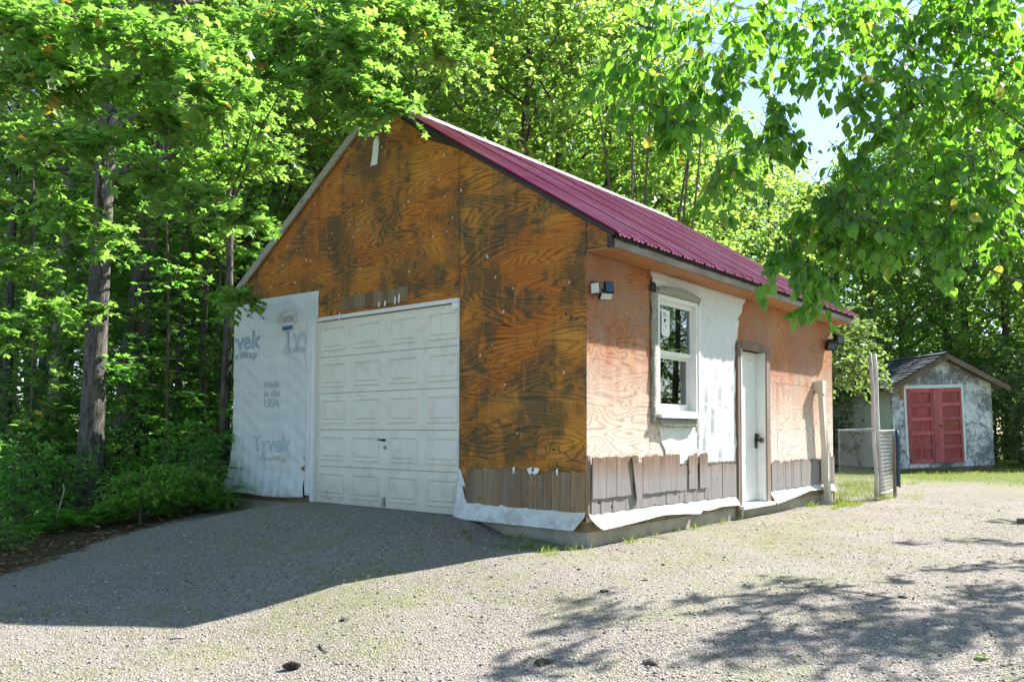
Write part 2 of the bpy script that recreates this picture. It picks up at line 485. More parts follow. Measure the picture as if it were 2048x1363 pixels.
def mat_shed_wall():
    b = NB('peeling_white_paint')
    p = b.pos()
    c = b.mix(b.noise(p, 3, 4), (.76, .74, .82), (.84, .83, .88))
    big = b.noise(p, 1.25, 4, .5, .6)
    fine = b.noise(scaled(b, p, 9, 9, 7), 1.0, 6, .8, .72)
    speck = b.noise(p, 34, 5, .4, .7)
    m = b.math('ADD', b.math('MULTIPLY', big, .60), b.math('ADD', b.math('MULTIPLY', fine, .55), b.math('MULTIPLY', speck, .50)))
    c = b.mix(b.ramp(m, [(.765, 0.0), (.86, .8), (1.0, 1.0)]), c, b.mix(speck, (.03, .033, .04), (.26, .25, .26)))
    return b.done(b.bsdf(c, .85, b.bump(m, .3, .005), .2))


MAT['shed_wall'] = mat_shed_wall()
MAT['shed_side'] = mat_plain('weathered_white_boards', (.82, .84, .86), .8, .08, .2, scale=3, dirt=(.35, .36, .36), dirt_amt=.35)
MAT['shed_red'] = mat_wood('faded_red_boards', (.74, .18, .19), (.64, .14, .15), (.66, .27, .27), .3, 'z')
MAT['shed_red_dirty_shade'] = mat_wood('dirty_shaded_red_boards', (.66, .14, .15), (.46, .09, .095), (.36, .18, .14), .4, 'z')  # darker copy of the red: recess shade painted behind the rails, with dirt
MAT['shed_trim'] = mat_wood('brown_barge_board', (.30, .20, .13), (.20, .12, .08), (.3, .27, .24), .4, 'x')


def mat_shingle_roof():
    b = NB('charcoal_roof_shingle')
    p = b.pos()
    n = b.noise(p, 40, 4)
    i = b.island()
    c = b.mix(b.math('ADD', b.math('MULTIPLY', i, .6), b.math('MULTIPLY', n, .5)), (.012, .016, .024), (.085, .095, .11))
    return b.done(b.bsdf(c, .75, b.bump(n, .4, .004), .4))


MAT['shed_roof'] = mat_shingle_roof()


# ------------------------------------------------------------------ mesh helpers
class MB:
    def __init__(s):
        s.v, s.f = [], []

    def add(s, vs, fs):
        k = len(s.v)
        s.v += [tuple(map(float, v)) for v in vs]
        s.f += [tuple(i + k for i in f) for f in fs]
        return s

    def box(s, x0, x1, y0, y1, z0, z1):
        return s.add([(x0, y0, z0), (x1, y0, z0), (x1, y1, z0), (x0, y1, z0), (x0, y0, z1), (x1, y0, z1), (x1, y1, z1), (x0, y1, z1)],
                     [(0, 3, 2, 1), (4, 5, 6, 7), (0, 1, 5, 4), (1, 2, 6, 5), (2, 3, 7, 6), (3, 0, 4, 7)])

    def prism(s, poly, axis, a0, a1):
        """polygon in the two other axes (in xyz order), extruded along axis from a0 to a1"""
        n = len(poly)

        def p(q, a):
            q = list(q)
            q.insert(axis, a)
            return tuple(q)
        vs = [p(q, a0) for q in poly] + [p(q, a1) for q in poly]
        fs = [tuple(range(n)), tuple(range(2 * n - 1, n - 1, -1))]
        fs += [(i, i + n, (i + 1) % n + n, (i + 1) % n) for i in range(n)]
        return s.add(vs, fs)

    def tube(s, pts, rad, sides=8, cap=True, wob=0.0):
        pts = [np.array(p, float) for p in pts]
        n = len(pts)
        rings = []
        for i, p in enumerate(pts):
            d = pts[min(i + 1, n - 1)] - pts[max(i - 1, 0)]
            d = d / (np.linalg.norm(d) + 1e-9)
            a = np.array([0, 0, 1.0]) if abs(d[2]) < .9 else np.array([1.0, 0, 0])
            e1 = np.cross(d, a)
            e1 /= np.linalg.norm(e1)
            e2 = np.cross(d, e1)
            r = rad[i] if hasattr(rad, '__len__') else rad
            ring = []
            for k in range(sides):
                t = 2 * math.pi * k / sides
                rr = r * (1 + wob * (random.random() - .5))
                ring.append(tuple(p + rr * (math.cos(t) * e1 + math.sin(t) * e2)))
            rings.append(ring)
        vs = [v for r in rings for v in r]
        fs = []
        for i in range(n - 1):
            for k in range(sides):
                a, b_ = i * sides + k, i * sides + (k + 1) % sides
                fs.append((a, b_, b_ + sides, a + sides))
        if cap:
            fs.append(tuple(range(sides - 1, -1, -1)))
            fs.append(tuple(range((n - 1) * sides, n * sides)))
        return s.add(vs, fs)

    def build(s, name, mat, parent=None, smooth=False, fix=True, **props):
        me = bpy.data.meshes.new(name)
        me.from_pydata(s.v, [], s.f)
        if fix:
            bm = bmesh.new()
            bm.from_mesh(me)
            bmesh.ops.recalc_face_normals(bm, faces=bm.faces)
            bm.to_mesh(me)
            bm.free()
        if smooth:
            me.polygons.foreach_set('use_smooth', [True] * len(me.polygons))
        return link(name, me, mat, parent, **props)


def link(name, me, mat, parent=None, **props):
    o = bpy.data.objects.new(name, me)
    COL.objects.link(o)
    for m in (mat if isinstance(mat, (list, tuple)) else [mat]):
        if m is not None:
            me.materials.append(MAT[m] if isinstance(m, str) else m)
    if parent is not None:
        o.parent = parent
    for k, v in props.items():
        o[k] = v
    return o


def thing(name, label, cat, loc=(0, 0, 0), rot=(0, 0, 0), group=None):
    o = bpy.data.objects.new(name, None)
    COL.objects.link(o)
    o.location = loc
    o.rotation_euler = rot
    o['label'] = label
    o['category'] = cat
    if group:
        o['group'] = group
    return o


def tag(o, label, cat, group=None):
    o['label'] = label
    o['category'] = cat
    if group:
        o['group'] = group
    return o


def np_mesh(name, V, polys, mats=None):
    """V (N,3); polys: list of (array (M,k) of vertex indices, material index)"""
    me = bpy.data.meshes.new(name)
    V = np.ascontiguousarray(V, np.float32)
    me.vertices.add(len(V))
    me.vertices.foreach_set('co', V.ravel())
    lv = np.concatenate([p.ravel() for p, _ in polys]).astype(np.int32)
    lt = np.concatenate([np.full(len(p), p.shape[1]) for p, _ in polys]).astype(np.int32)
    mi = np.concatenate([np.full(len(p), m) for p, m in polys]).astype(np.int32)
    ls = np.concatenate([[0], np.cumsum(lt)[:-1]]).astype(np.int32)
    me.loops.add(len(lv))
    me.loops.foreach_set('vertex_index', lv)
    me.polygons.add(len(lt))
    me.polygons.foreach_set('loop_start', ls)
    me.polygons.foreach_set('loop_total', lt)
    me.polygons.foreach_set('material_index', mi)
    me.update(calc_edges=True)
    return me


# ------------------------------------------------------------------ ground
def axis(lo, hi, dlo, dhi, step):
    a = list(np.arange(dlo, dhi, step))
    x, s = dlo, step
    left = []
    while x > lo:
        s *= 1.25
        x -= s
        left.append(x)
    x, s = dhi, step
    right = [dhi]
    while x < hi:
        s *= 1.25
        x += s
        right.append(x)
    return np.array(left[::-1] + a + right)


gx = axis(-150, 150, -8.5, 6.5, .09)
gy = axis(-60, 220, -6.5, 2.0, .09)
GX, GY = np.meshgrid(gx, gy)
GZ = gz(GX, GY)
# forest edge: the line where the gravel meets the trees, left of the garage
edge = (GX + 5.75) + 0.42 * (GY + 0.3) * (GY < 0)
f_mask = np.where(GY < 0.5, 0.5 - 0.9 * (GX + 5.5 + 0.60 * np.clip(GY + .2, -9, 0)), np.where(GX < -5.0, 1.0, 0.0))
f_mask = np.where((GY >= .5) & (GX > -5.7), np.clip((GY - 11) / 6, 0, 1) * np.clip((-2.0 - GX) / 2, 0, 1), f_mask)
f_mask = np.clip(f_mask, 0, 1)
turf = sst((GY - 8.5) / 4.0) * (1 - f_mask)
turf = np.maximum(turf, .35 * np.exp(-((GY - 1.8 - .0 * GX) / 3.2) ** 2) * (GX > 0) * np.exp(-((GX - .8) / 1.3) ** 2))
turf = np.maximum(turf, .33 * np.exp(-((GX + .25 + .0 * GY) / .8) ** 2) * np.exp(-((GY + 2.2) / 1.8) ** 2))
dark = sst((GX + 6) / 1.5) * sst((-0.3 - GX) / .6) * sst((GY + 3.6) / .9)  # garage's shade on the drive, put into the gravel's tone
n_y, n_x = GX.shape
idx = np.arange(n_x * n_y).reshape(n_y, n_x)
q = np.stack([idx[:-1, :-1], idx[:-1, 1:], idx[1:, 1:], idx[1:, :-1]], -1).reshape(-1, 4)
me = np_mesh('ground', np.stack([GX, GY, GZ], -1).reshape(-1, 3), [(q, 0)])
for nm, arr in (('forest', f_mask), ('turf', turf), ('shaded_gravel', dark)):
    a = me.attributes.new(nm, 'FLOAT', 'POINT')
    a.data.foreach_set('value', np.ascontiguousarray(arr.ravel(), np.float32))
me.polygons.foreach_set('use_smooth', np.ones(len(me.polygons), bool))
link('ground', me, 'ground', kind='structure')

# ------------------------------------------------------------------ garage
GW, GD = 5.61, 6.25             # width (-x) and depth (+y)
RX, RZ, SL = -2.78, 4.66, .640  # ridge x, ridge height, roof slope
garage = thing('garage', 'unfinished plywood garage with a red metal roof and torn white house wrap', 'garage')


def roof_z(x):
    return RZ - SL * abs(x - RX)


# walls behind the sheathing (openings left for the garage door, window and entry door)
DX0, DX1, DZ0, DZ1 = -3.875, -1.527, .165, 2.315
WY0, WY1, WZ0, WZ1 = 1.19, 2.03, 1.18, 2.355
EY0, EY1, EZ0, EZ1 = 3.085, 3.80, .165, 1.965


def under(x):
    return roof_z(x) - .047


w = MB()
T = .10
x0, x1, yf, yb = -GW + .013, -.013, .013, GD - .013
w.prism([(x0, .15), (DX0, .15), (DX0, under(DX0)), (x0, under(x0))], 1, yf, yf + T)
w.prism([(DX1, .15), (x1, .15), (x1, under(x1)), (DX1, under(DX1))], 1, yf, yf + T)
w.prism([(DX0, DZ1), (DX1, DZ1), (DX1, under(DX1)), (RX, under(RX)), (DX0, under(DX0))], 1, yf, yf + T)
w.prism([(x0, .15), (x1, .15), (x1, under(x1)), (RX, under(RX)), (x0, under(x0))], 1, yb - T, yb)
w.box(x0, x0 + T, yf + T, yb - T, .15, under(x0) - .02)
for (a, b_, c_, d_) in ((yf + T, WY0, .15, 2.58), (WY0, WY1, .15, WZ0), (WY0, WY1, WZ1, 2.58), (WY1, EY0, .15, 2.58), (EY0, EY1, EZ1, 2.58), (EY1, yb - T, .15, 2.58)):
    w.box(x1 - T, x1, a, b_, c_, d_)
w.build('wall', 'core', garage)
MB().box(x0 + T, x1 - T, yf + T, yb - T, .10, .155).build('floor_slab', 'inside', garage)

# foundation
f = MB()
f.box(-GW, 0, .012, .25, -.35, .128)
f.box(-.25, -.012, .25, GD, -.35, .128)
f.box(-GW, -GW + .25, .25, GD, -.35, .128)
f.box(-GW + .25, -.25, GD - .25, GD, -.35, .128)
f.build('foundation', 'concrete', garage)
s = MB().box(DX0 - .05, DX1 + .05, -.09, .06, -.2, .1625)
s.build('door_apron', 'concrete', garage)
for (a, b_) in ((-GW, -4.72), (-4.716, -3.93), (-1.48, -.74), (-.736, .004)):
    MB().box(a, b_, .004, .04, .1285, .215).build('sill_board', 'sill_board', garage)
for (a, b_) in ((.0, .70), (.704, 1.05), (1.054, 1.42), (1.424, 2.05), (2.054, 2.98), (3.92, 4.9), (4.904, GD)):
    MB().box(-.04, .003, a, b_, .1285, .215).build('sill_board', 'sill_board', garage)

# front sheathing: plywood sheets
g = .0035


def sheet(poly, axis_, a0, a1, mat):
    return MB().prism(poly, axis_, a0, a1).build('plywood_panel', mat, garage)


zt = 2.63
fr = -.002
sheet([(DX1 + g, .215), (-g, .215), (-g, zt - .0008), (DX1 + g, zt - .0008)], 1, fr, .012, 'ply_front')
sheet([(-1.54 + g, zt + .0008), (-g, zt + .0008), (-g, under(0)), (-1.54 + g, under(-1.54))], 1, fr, .012, 'ply_front')
sheet([(DX0, DZ1), (DX1 - g, DZ1), (DX1 - g, 3.02 - .0008), (DX0, 3.02 - .0008)], 1, fr, .012, 'ply_front')
sheet([(-3.82 + g, 3.02 + .0008), (-1.54 - g, 3.02 + .0008), (-1.54 - g, under(-1.54)), (-1.93, 3.99 - .0008), (-3.70, 3.99 - .0008), (-3.82 + g, under(-3.82))], 1, fr, .012, 'ply_front')
sheet([(-3.70, 3.99 + .0008), (-1.93, 3.99 + .0008), (RX, under(RX))], 1, fr, .012, 'ply_front')
sheet([(-GW, .215), (DX0 - g, .215), (DX0 - g, 2.60 - .0008), (-GW, 2.60 - .0008)], 1, fr, .012, 'ply_front')
sheet([(-GW, 2.60 + .0008), (-3.88 - g, 2.60 + .0008), (-3.88 - g, 3.02), (-3.82 - g, 3.02 + .0008), (-3.82 - g, under(-3.82)), (-GW, under(-GW))], 1, fr, .012, 'ply_front')
# little box return at the right eave
MB().prism([(.0035, 2.585), (.225, 2.585), (.262, under(.262)), (.0035, under(.0035))], 1, -.002, .02).build('eave_return', 'ply_front', garage)
MB().box(.226, .268, -.014, .03, 2.565, under(.26)).build('eave_block', 'dark_edge', garage)

# side sheathing
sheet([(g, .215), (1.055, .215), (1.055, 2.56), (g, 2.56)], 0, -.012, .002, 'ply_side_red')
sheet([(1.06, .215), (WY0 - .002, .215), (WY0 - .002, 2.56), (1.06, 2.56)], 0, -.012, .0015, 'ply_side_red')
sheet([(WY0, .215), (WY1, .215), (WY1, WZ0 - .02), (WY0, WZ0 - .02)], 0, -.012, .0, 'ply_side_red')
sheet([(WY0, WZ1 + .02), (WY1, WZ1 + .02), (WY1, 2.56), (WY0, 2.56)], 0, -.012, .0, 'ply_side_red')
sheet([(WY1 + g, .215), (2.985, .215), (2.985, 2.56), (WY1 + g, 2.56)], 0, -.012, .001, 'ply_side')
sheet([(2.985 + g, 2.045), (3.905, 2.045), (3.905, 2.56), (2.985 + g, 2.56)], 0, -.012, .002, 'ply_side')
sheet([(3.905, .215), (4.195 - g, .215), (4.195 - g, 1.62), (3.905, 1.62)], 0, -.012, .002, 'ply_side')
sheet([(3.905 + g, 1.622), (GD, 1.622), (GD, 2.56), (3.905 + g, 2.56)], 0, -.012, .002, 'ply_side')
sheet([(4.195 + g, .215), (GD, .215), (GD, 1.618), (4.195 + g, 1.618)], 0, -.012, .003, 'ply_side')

# roof: ribbed metal panels, each a sheet of its own
EX = .33
cs = math.cos(math.atan(SL))


def roof_panel(y0, y1, side):
    pr = []
    y = y0
    major = .228
    k = 0
    while y < y1 - 1e-6:
        for dy, h in ((0, .022), (.020, .022), (.036, .0), (.072, .0), (.080, .010), (.092, .010), (.100, .0), (.142, .0), (.150, .010), (.162, .010), (.172, .0), (.206, .0)):
            if y + dy < y1:
                pr.append((y + dy, h))
        y += major
    pr.append((y1, .012))
    ex = EX if side > 0 else 2 * RX - EX
    vs, fs = [], []
    for t in (0, .5, 1):
        x = RX + (ex - RX) * t
        z = roof_z(x)
        for (yy, h) in pr:
            vs.append((x + side * h * .5, yy, z + h))
    n = len(pr)
    for j in range(2):
        for i in range(n - 1):
            fs.append((j * n + i, j * n + i + 1, (j + 1) * n + i + 1, (j + 1) * n + i))
    m = MB().add(vs, fs)
    # folded lip at the eave and a thin underside
    e0 = len(m.v)
    m.add([(v[0], v[1], v[2] - .012) for v in vs[2 * n:]], [])
    m.f += [(2 * n + i, 2 * n + i + 1, e0 + i + 1, e0 + i) for i in range(n - 1)]
    m.build('roof_panel', 'roof', garage)


yy = -.02
while yy < GD + .12:
    y2 = min(yy + .912, GD + .16)
    roof_panel(yy, y2, 1)
    roof_panel(yy, y2, -1)
    yy = y2
# roof deck under the metal
for sgn in (1, -1):
    ex = RX + sgn * (EX - .045 - RX)
    MB().prism([(RX, roof_z(RX) - .002), (ex, roof_z(ex) - .002), (ex, roof_z(ex) - .040), (RX, roof_z(RX) - .040)], 1, -.012, GD + .10).build('roof_deck', 'dark_edge', garage)
rc = MB()
rc.prism([(RX - .16, roof_z(RX - .16) + .024), (RX, RZ + .030), (RX + .16, roof_z(RX + .16) + .024), (RX + .16, roof_z(RX + .16) + .032), (RX, RZ + .046), (RX - .16, roof_z(RX - .16) + .032)], 1, -.045, GD + .17)
rc.build('ridge_cap', 'ridge', garage)
# rake boards along the gable
lx = 2 * RX - EX
MB().prism([(RX - .02, RZ - .022), (lx, roof_z(lx) - .010), (lx + .02, roof_z(lx) - .115), (RX - .02, RZ - .125)], 1, -.045, -.013).build('rake_board', 'rake', garage)
MB().prism([(RX - .018, RZ - .020), (EX - .03, roof_z(EX - .03) - .004), (EX - .05, roof_z(EX - .05) - .040), (RX - .018, RZ - .045)], 1, -.022, -.013).build('rake_board', 'dark_edge', garage, label='thin dark rake strip under the red roofing')

# eaves on the right side
for a, b_ in ((.002, 3.30), (3.304, GD + .10)):
    MB().box(.004, .256, a, b_, 2.562, 2.580).build('soffit_board', 'soffit', garage)
for a, b_ in ((.032, 3.02), (3.024, GD + .10)):
    MB().box(.258, .280, a, b_, 2.574, 2.648).build('fascia_board', 'fascia', garage)
# dark tarred strip below the metal, ragged lower edge
yl = np.linspace(.03, GD + .11, 90)
tp = [(y, 2.690) for y in yl] + [(y, 2.640 - .010 * random.random()) for y in yl[::-1]]
MB().prism(tp, 0, .282, .290).build('tar_strip', 'tar', garage)
MB().prism([(x0, under(x0) - .2), (x0 - .25, under(x0) - .22), (x0 - .27, under(x0) - .12), (x0, under(x0))], 1, .0, GD).build('rear_eave', 'fascia', garage)

# garage door
gd = MB()
gd.box(DX0 - .0, DX0 + .05, .03, .055, DZ0, DZ1)
gdo = gd.build('garage_door', 'door_white', garage)
MB().box(DX0 - .055, DX0 + .012, -.018, .028, .17, DZ1).build('jamb', 'white', gdo)
MB().box(DX1 - .008, DX1 + .004, -.006, .028, .17, DZ1).build('jamb', 'white', gdo)
MB().box(DX0 + .012, DX1 - .008, -.010, .028, DZ1 - .035, DZ1 + .005).build('head_trim', 'white', gdo)
SH_ = (DZ1 - .04 - DZ0) / 5
for k in range(5):
    z0 = DZ0 + k * SH_
    MB().box(DX0 + .013, DX1 - .009, .036, .075, z0 + .003, z0 + SH_ - .002).build('door_section', 'door_white', gdo)
    for j in range(4):
        cx = DX0 + .30 + .1 * 0 + j * (DX1 - DX0 - .56) / 3
        cz = z0 + SH_ / 2
        hw, hh = .222, .142
        m = MB()
        # stamped panel: outer bead, groove, raised field with chamfer
        rings = [(hw, hh, .036), (hw - .007, hh - .007, .021), (hw - .020, hh - .020, .021), (hw - .030, hh - .030, .0352), (hw - .046, hh - .046, .0352), (hw - .062, hh - .062, .022)]
        vs = []
        for (a, b_, d_) in rings:
            vs += [(cx - a, d_, cz - b_), (cx + a, d_, cz - b_), (cx + a, d_, cz + b_), (cx - a, d_, cz + b_)]
        fs = []
        for r in range(len(rings) - 1):
            for i in range(4):
                fs.append((r * 4 + i, r * 4 + (i + 1) % 4, r * 4 + 4 + (i + 1) % 4, r * 4 + 4 + i))
        fs.append(tuple(range(len(vs) - 4, len(vs))))
        m.add(vs, fs).build('raised_panel', 'door_white', gdo)
h = MB().tube([(-2.665, .035, .90), (-2.665, .005, .90)], .014, 8)
h.tube([(-2.665, .002, .90), (-2.735, -.004, .905)], [.011, .008], 8)
h.build('handle', 'black', gdo)
MB().tube([(-2.662, .036, .822), (-2.662, .020, .822)], [.024, .019], 12).build('lock', 'metal', gdo)
MB().box(-2.685, -2.650, .015, .033, .185, .285).build('slide_latch', 'metal', gdo)
MB().box(DX0 + .013, DX1 - .009, .034, .074, DZ0 - .004, DZ0 + .004).build('bottom_seal', 'black', gdo)

# shingle row over the door
xx = -3.36
while xx < -2.25:
    ww = min(random.uniform(.09, .17), -2.245 - xx)
    if ww < .03:
        break
    MB().prism([(xx + .002, 2.362 + random.uniform(-.006, .006)), (xx + ww - .002, 2.362), (xx + ww - .002, 2.52 + random.uniform(-.012, .008)), (xx + .002, 2.52)], 1, -.014, -.003).build('shingle', 'shingle', garage)
    xx += ww


# house wrap sheets: a grid hung on the wall plane, with folds, flare and ragged edge
def hung(name, axis_, pts_fn, nu, nv, mat='wrap', parent=None, keep=None, thick=.003, label=None):
    """pts_fn(u,v) -> (along, z, out); axis_ 1: front wall (out = -y), 0: side wall (out = +x)"""
    vs, ok = [], []
    for j in range(nv + 1):
        for i in range(nu + 1):
            a, z, o = pts_fn(i / nu, j / nv)
            vs.append((a, -.004 - o, z) if axis_ == 1 else (.004 + o, a, z))
            ok.append(True if keep is None else keep(a, z))
    fs = []
    for j in range(nv):
        for i in range(nu):
            k = j * (nu + 1) + i
            fc = (k, k + 1, k + nu + 2, k + nu + 1)
            if sum(ok[t] for t in fc) >= 3:
                fs.append(fc)
    o = MB().add(vs, fs).build(name, mat, parent or garage, smooth=True, fix=False)
    md = o.modifiers.new('thickness', 'SOLIDIFY')
    md.thickness = thick
    md.offset = 1 if axis_ == 1 else -1
    md.offset = 0
    if label:
        o['label'] = label
    return o


def w1_rip(a, z):
    v = (z - .20) / 2.46
    rip = .004 * math.sin(a * 13 + z * 3 + math.sin(z * 7)) + .003 * math.sin(z * 31 + a * 9 + 2 * math.sin(a * 6)) + .004 * math.sin(a * 37 + z * 4 + 2 * math.sin(z * 3)) * float(sst((.55 - v) / .5))
    rip += .010 * math.exp(-((z - .62 - .22 * (a + 4.9)) / .03) ** 2) * math.exp(-((a + 4.5) / .5) ** 2) + .008 * math.exp(-((z - 1.9 + .35 * (a + 4.3)) / .025) ** 2) * math.exp(-((a + 4.3) / .35) ** 2)
    return rip


def w1(u, v):
    xr = -3.797 - .012 * math.sin(v * 9)
    z_top = 2.672 - .03 * u
    z_bot = .185 - .0 * u + .012 * math.sin(u * 7) + .025 * u
    xl = -5.625 - .09 * sst((.35 - v) / .35)
    if v < .86:
        xr = -4.0 - .018 * math.sin(v * 21) - .02 * math.sin(v * 5)
        if .12 < v < .155:
            xr -= .12 * (1 - abs(v - .137) / .018)
    a = xl + (xr - xl) * u
    z = z_bot + (z_top - z_bot) * v
    flare = .085 * float(sst((.16 - v) / .16)) * (1 - .35 * u)
    fold = .010 * math.exp(-((v - .125 - .03 * math.sin(u * 3)) / .016) ** 2) * (1 - u * .8)
    rip = w1_rip(a, z)
    return a, z, flare + fold + .006 + rip


wrapA = hung('house_wrap', 1, w1, 96, 130, label='large white wrap sheet printed with grey lettering left of the garage door')
# folded return strip beside the door jamb
hung('wrap_strip', 1, lambda u, v: (-4.03 + .105 * u - .012 * math.sin(v * 17) * (1 - u), .235 + 2.06 * v, .010 + .02 * math.sin(u * 3.1) + .006 * math.sin(v * 26)), 5, 60)


def w2(u, v):
    xl, xr = -1.523, .003 - .0
    a = xl + (xr - xl) * u
    zb = .150 - .006 * u
    if u > .945:
        zb += (u - .945) / .055 * .10
    zt = .33 - .02 * u + (.22 * float(sst((.07 - u) / .05)))
    z = zb + (zt - zb) * v
    return a, z, .010 + .075 * (1 - v) ** 1.6 * (1 - float(sst((u - .955) / .045)) * .2) + .004 * math.sin(a * 21 + v * 3)


for x, s_ in ((-.60, .045), (-.545, .05), (-.80, .015), (-.30, .012)):
    MB().prism([(x - s_, .655), (x - s_ * .3, .60 + .01 * random.random()), (x + s_ * .6, .625), (x + s_, .668), (x, .672)], 1, -.024, -.021).build('wrap_scrap', 'paper', garage)
hung('house_wrap', 1, w2, 80, 10, label='white wrap strip flaring out under the front shingles')
hung('wrap_strip', 1, lambda u, v: (-1.520 + .105 * u * (1 - .7 * v), .46 + .17 * v, .008 + .012 * math.sin(u * 3)), 6, 8)


def w3(u, v):
    """the sheet between window and entry door"""
    z = .66 + (2.565 - .66) * v
    if z > 2.28:
        yr = 3.05 + .20 * (z - 2.28) / .28 + .02 * math.sin(z * 40)
    else:
        yr = 2.962 + .10 * float(sst((z - 1.95) / .3)) + .010 * math.sin(z * 31)
    yl = 1.10 + .02 * math.sin(z * 9)
    if z < 1.15:
        yl = 1.20 + .16 * float(sst((1.1 - z) / .4)) + .012 * math.sin(z * 33)
    y = yl + (yr - yl) * u
    t = z - (2.40 - .55 * max(0, y - 1.9))
    fold = .016 * math.exp(-(t / .03) ** 2) * (y > 1.75) * math.exp(-max(0, y - 2.3) * 2.5)
    t2 = z - (2.48 - .16 * (y - 1.2) ** 2)
    fold += .014 * math.exp(-(t2 / .025) ** 2) * math.exp(-max(0, y - 2.3) * 3)
    tall = .007 * math.sin((y - 2.03) * 34 + .8 * math.sin(z * 2)) * math.exp(-max(0, y - 2.05) * 2.2) * float(sst((1.75 - z) / .5)) * (y > 2.03)
    rip = .003 * math.sin(y * 17 + z * 9) + .003 * math.sin(y * 41 - z * 13 + 2 * math.sin(z * 5)) * (y > 2.03)
    return y, z, .006 + fold + tall + rip


hung('house_wrap', 0, w3, 110, 100, keep=lambda y, z: not (WY0 - .01 < y < WY1 + .01 and WZ0 - .015 < z < WZ1 + .01),
     label='white wrap sheet between the window and the entry door')


def strip_side(ya, yb, zt, zb, fl, nu):
    def fn(u, v):
        y = ya + (yb - ya) * u
        zt_ = np.interp(u, *zt)
        zb_ = np.interp(u, *zb)
        z = zb_ + (zt_ - zb_) * v
        return y, z, .006 + np.interp(u, *fl) * (1 - v) ** 1.5 + .003 * math.sin(y * 23 + v * 2)
    hung('house_wrap', 0, fn, nu, 10, label='white wrap strip hanging below the side shingles')


strip_side(.004, 2.03, ([0, .5, 1], [.30, .285, .285]), ([0, .035, .06, .3, .58, .78, .96, 1], [.25, .17, .145, .165, .195, .175, .145, .20]), ([0, .05, 1], [.03, .085, .07]), 70)
strip_side(2.035, 2.975, ([0, 1], [.285, .285]), ([0, .06, .5, 1], [.20, .165, .185, .165]), ([0, .1, 1], [.02, .07, .045]), 36)
strip_side(3.93, GD - .02, ([0, 1], [.285, .275]), ([0, .3, .52, .8, 1], [.115, .165, .215, .20, .13]), ([0, .5, 1], [.09, .06, .05]), 60)

# shingles
def shingle(axis_, a, w_, z0, z1, out, lean=0.0, t=.010, mat='shingle', ragged=.012):
    k = 4
    top = [(a + w_ - .0015 - (w_ - .003) * i / k, z1 + random.uniform(-ragged, ragged)) for i in range(k + 1)]
    bot = [(a + .0015, z0 + random.uniform(-.004, .004)), (a + w_ - .0015, z0 + random.uniform(-.004, .004))]
    poly = bot + top
    if lean:
        cx, cz = a + w_ / 2, z1
        c_, s_ = math.cos(lean), math.sin(lean)
        poly = [(cx + (p - cx) * c_ - (q_ - cz) * s_, cz + (p - cx) * s_ + (q_ - cz) * c_) for p, q_ in poly]
    o0 = out
    m = MB()
    if axis_ == 1:
        m.prism(poly, 1, -o0 - t, -o0)
    else:
        m.prism(poly, 0, o0, o0 + t)
    return m.build('shingle', mat, garage)


xx = -1.405
while xx < -.01:
    ww = random.uniform(.07, .135)
    if xx + ww > -.035:
        ww = -.002 - xx
    gap = -.03 if -.62 < xx < -.52 else 0
    shingle(1, xx, ww, .300 - .004 * (xx + 1.4) / 1.4, .645 + gap + random.uniform(-.012, .004), .010 + random.uniform(0, .004), mat='shingle')
    xx += ww


def row(y0, y1, z0, z1, out, jit=.004, wr=(.06, .125), skip=(), ragged=.012):
    y = y0
    while y < y1 - .01:
        w_ = random.uniform(*wr)
        if y + w_ > y1 - .03:
            w_ = y1 - y
        if not any(a < y + w_ / 2 < b_ for a, b_ in skip):
            shingle(0, y, w_, z0 + random.uniform(-jit, jit), z1 + random.uniform(-jit * 2, jit), out + random.uniform(0, .005), mat='shingle_side', ragged=ragged)
        y += w_


row(.045, 2.235, .285, .50, .008, ragged=.02)                           # lower course, left of the door
row(.045, .70, .412, .775, .022, ragged=.008)                           # upper course pieces
row(.88, 1.605, .412, .772, .022, ragged=.010)
row(1.79, 1.98, .410, .768, .022)
row(2.03, 2.215, .410, .768, .022)
row(1.607, 1.79, .40, .66, .012)
row(2.235, 2.965, .280, .650, .010, ragged=.022)
shingle(0, .665, .105, .36, .772, .040, lean=.20, mat='shingle_side')
shingle(0, .80, .09, .41, .70, .024, lean=-.05, mat='shingle_side')
row(3.965, GD - .02, .280, .628, .010, ragged=.020)
MB().box(.002, .016, .003, .040, .26, .79).build('corner_strip', 'frame_wood', garage)
MB().box(.004, .02, GD - .018, GD + .004, .0, .66).build('corner_strip', 'frame_wood', garage)

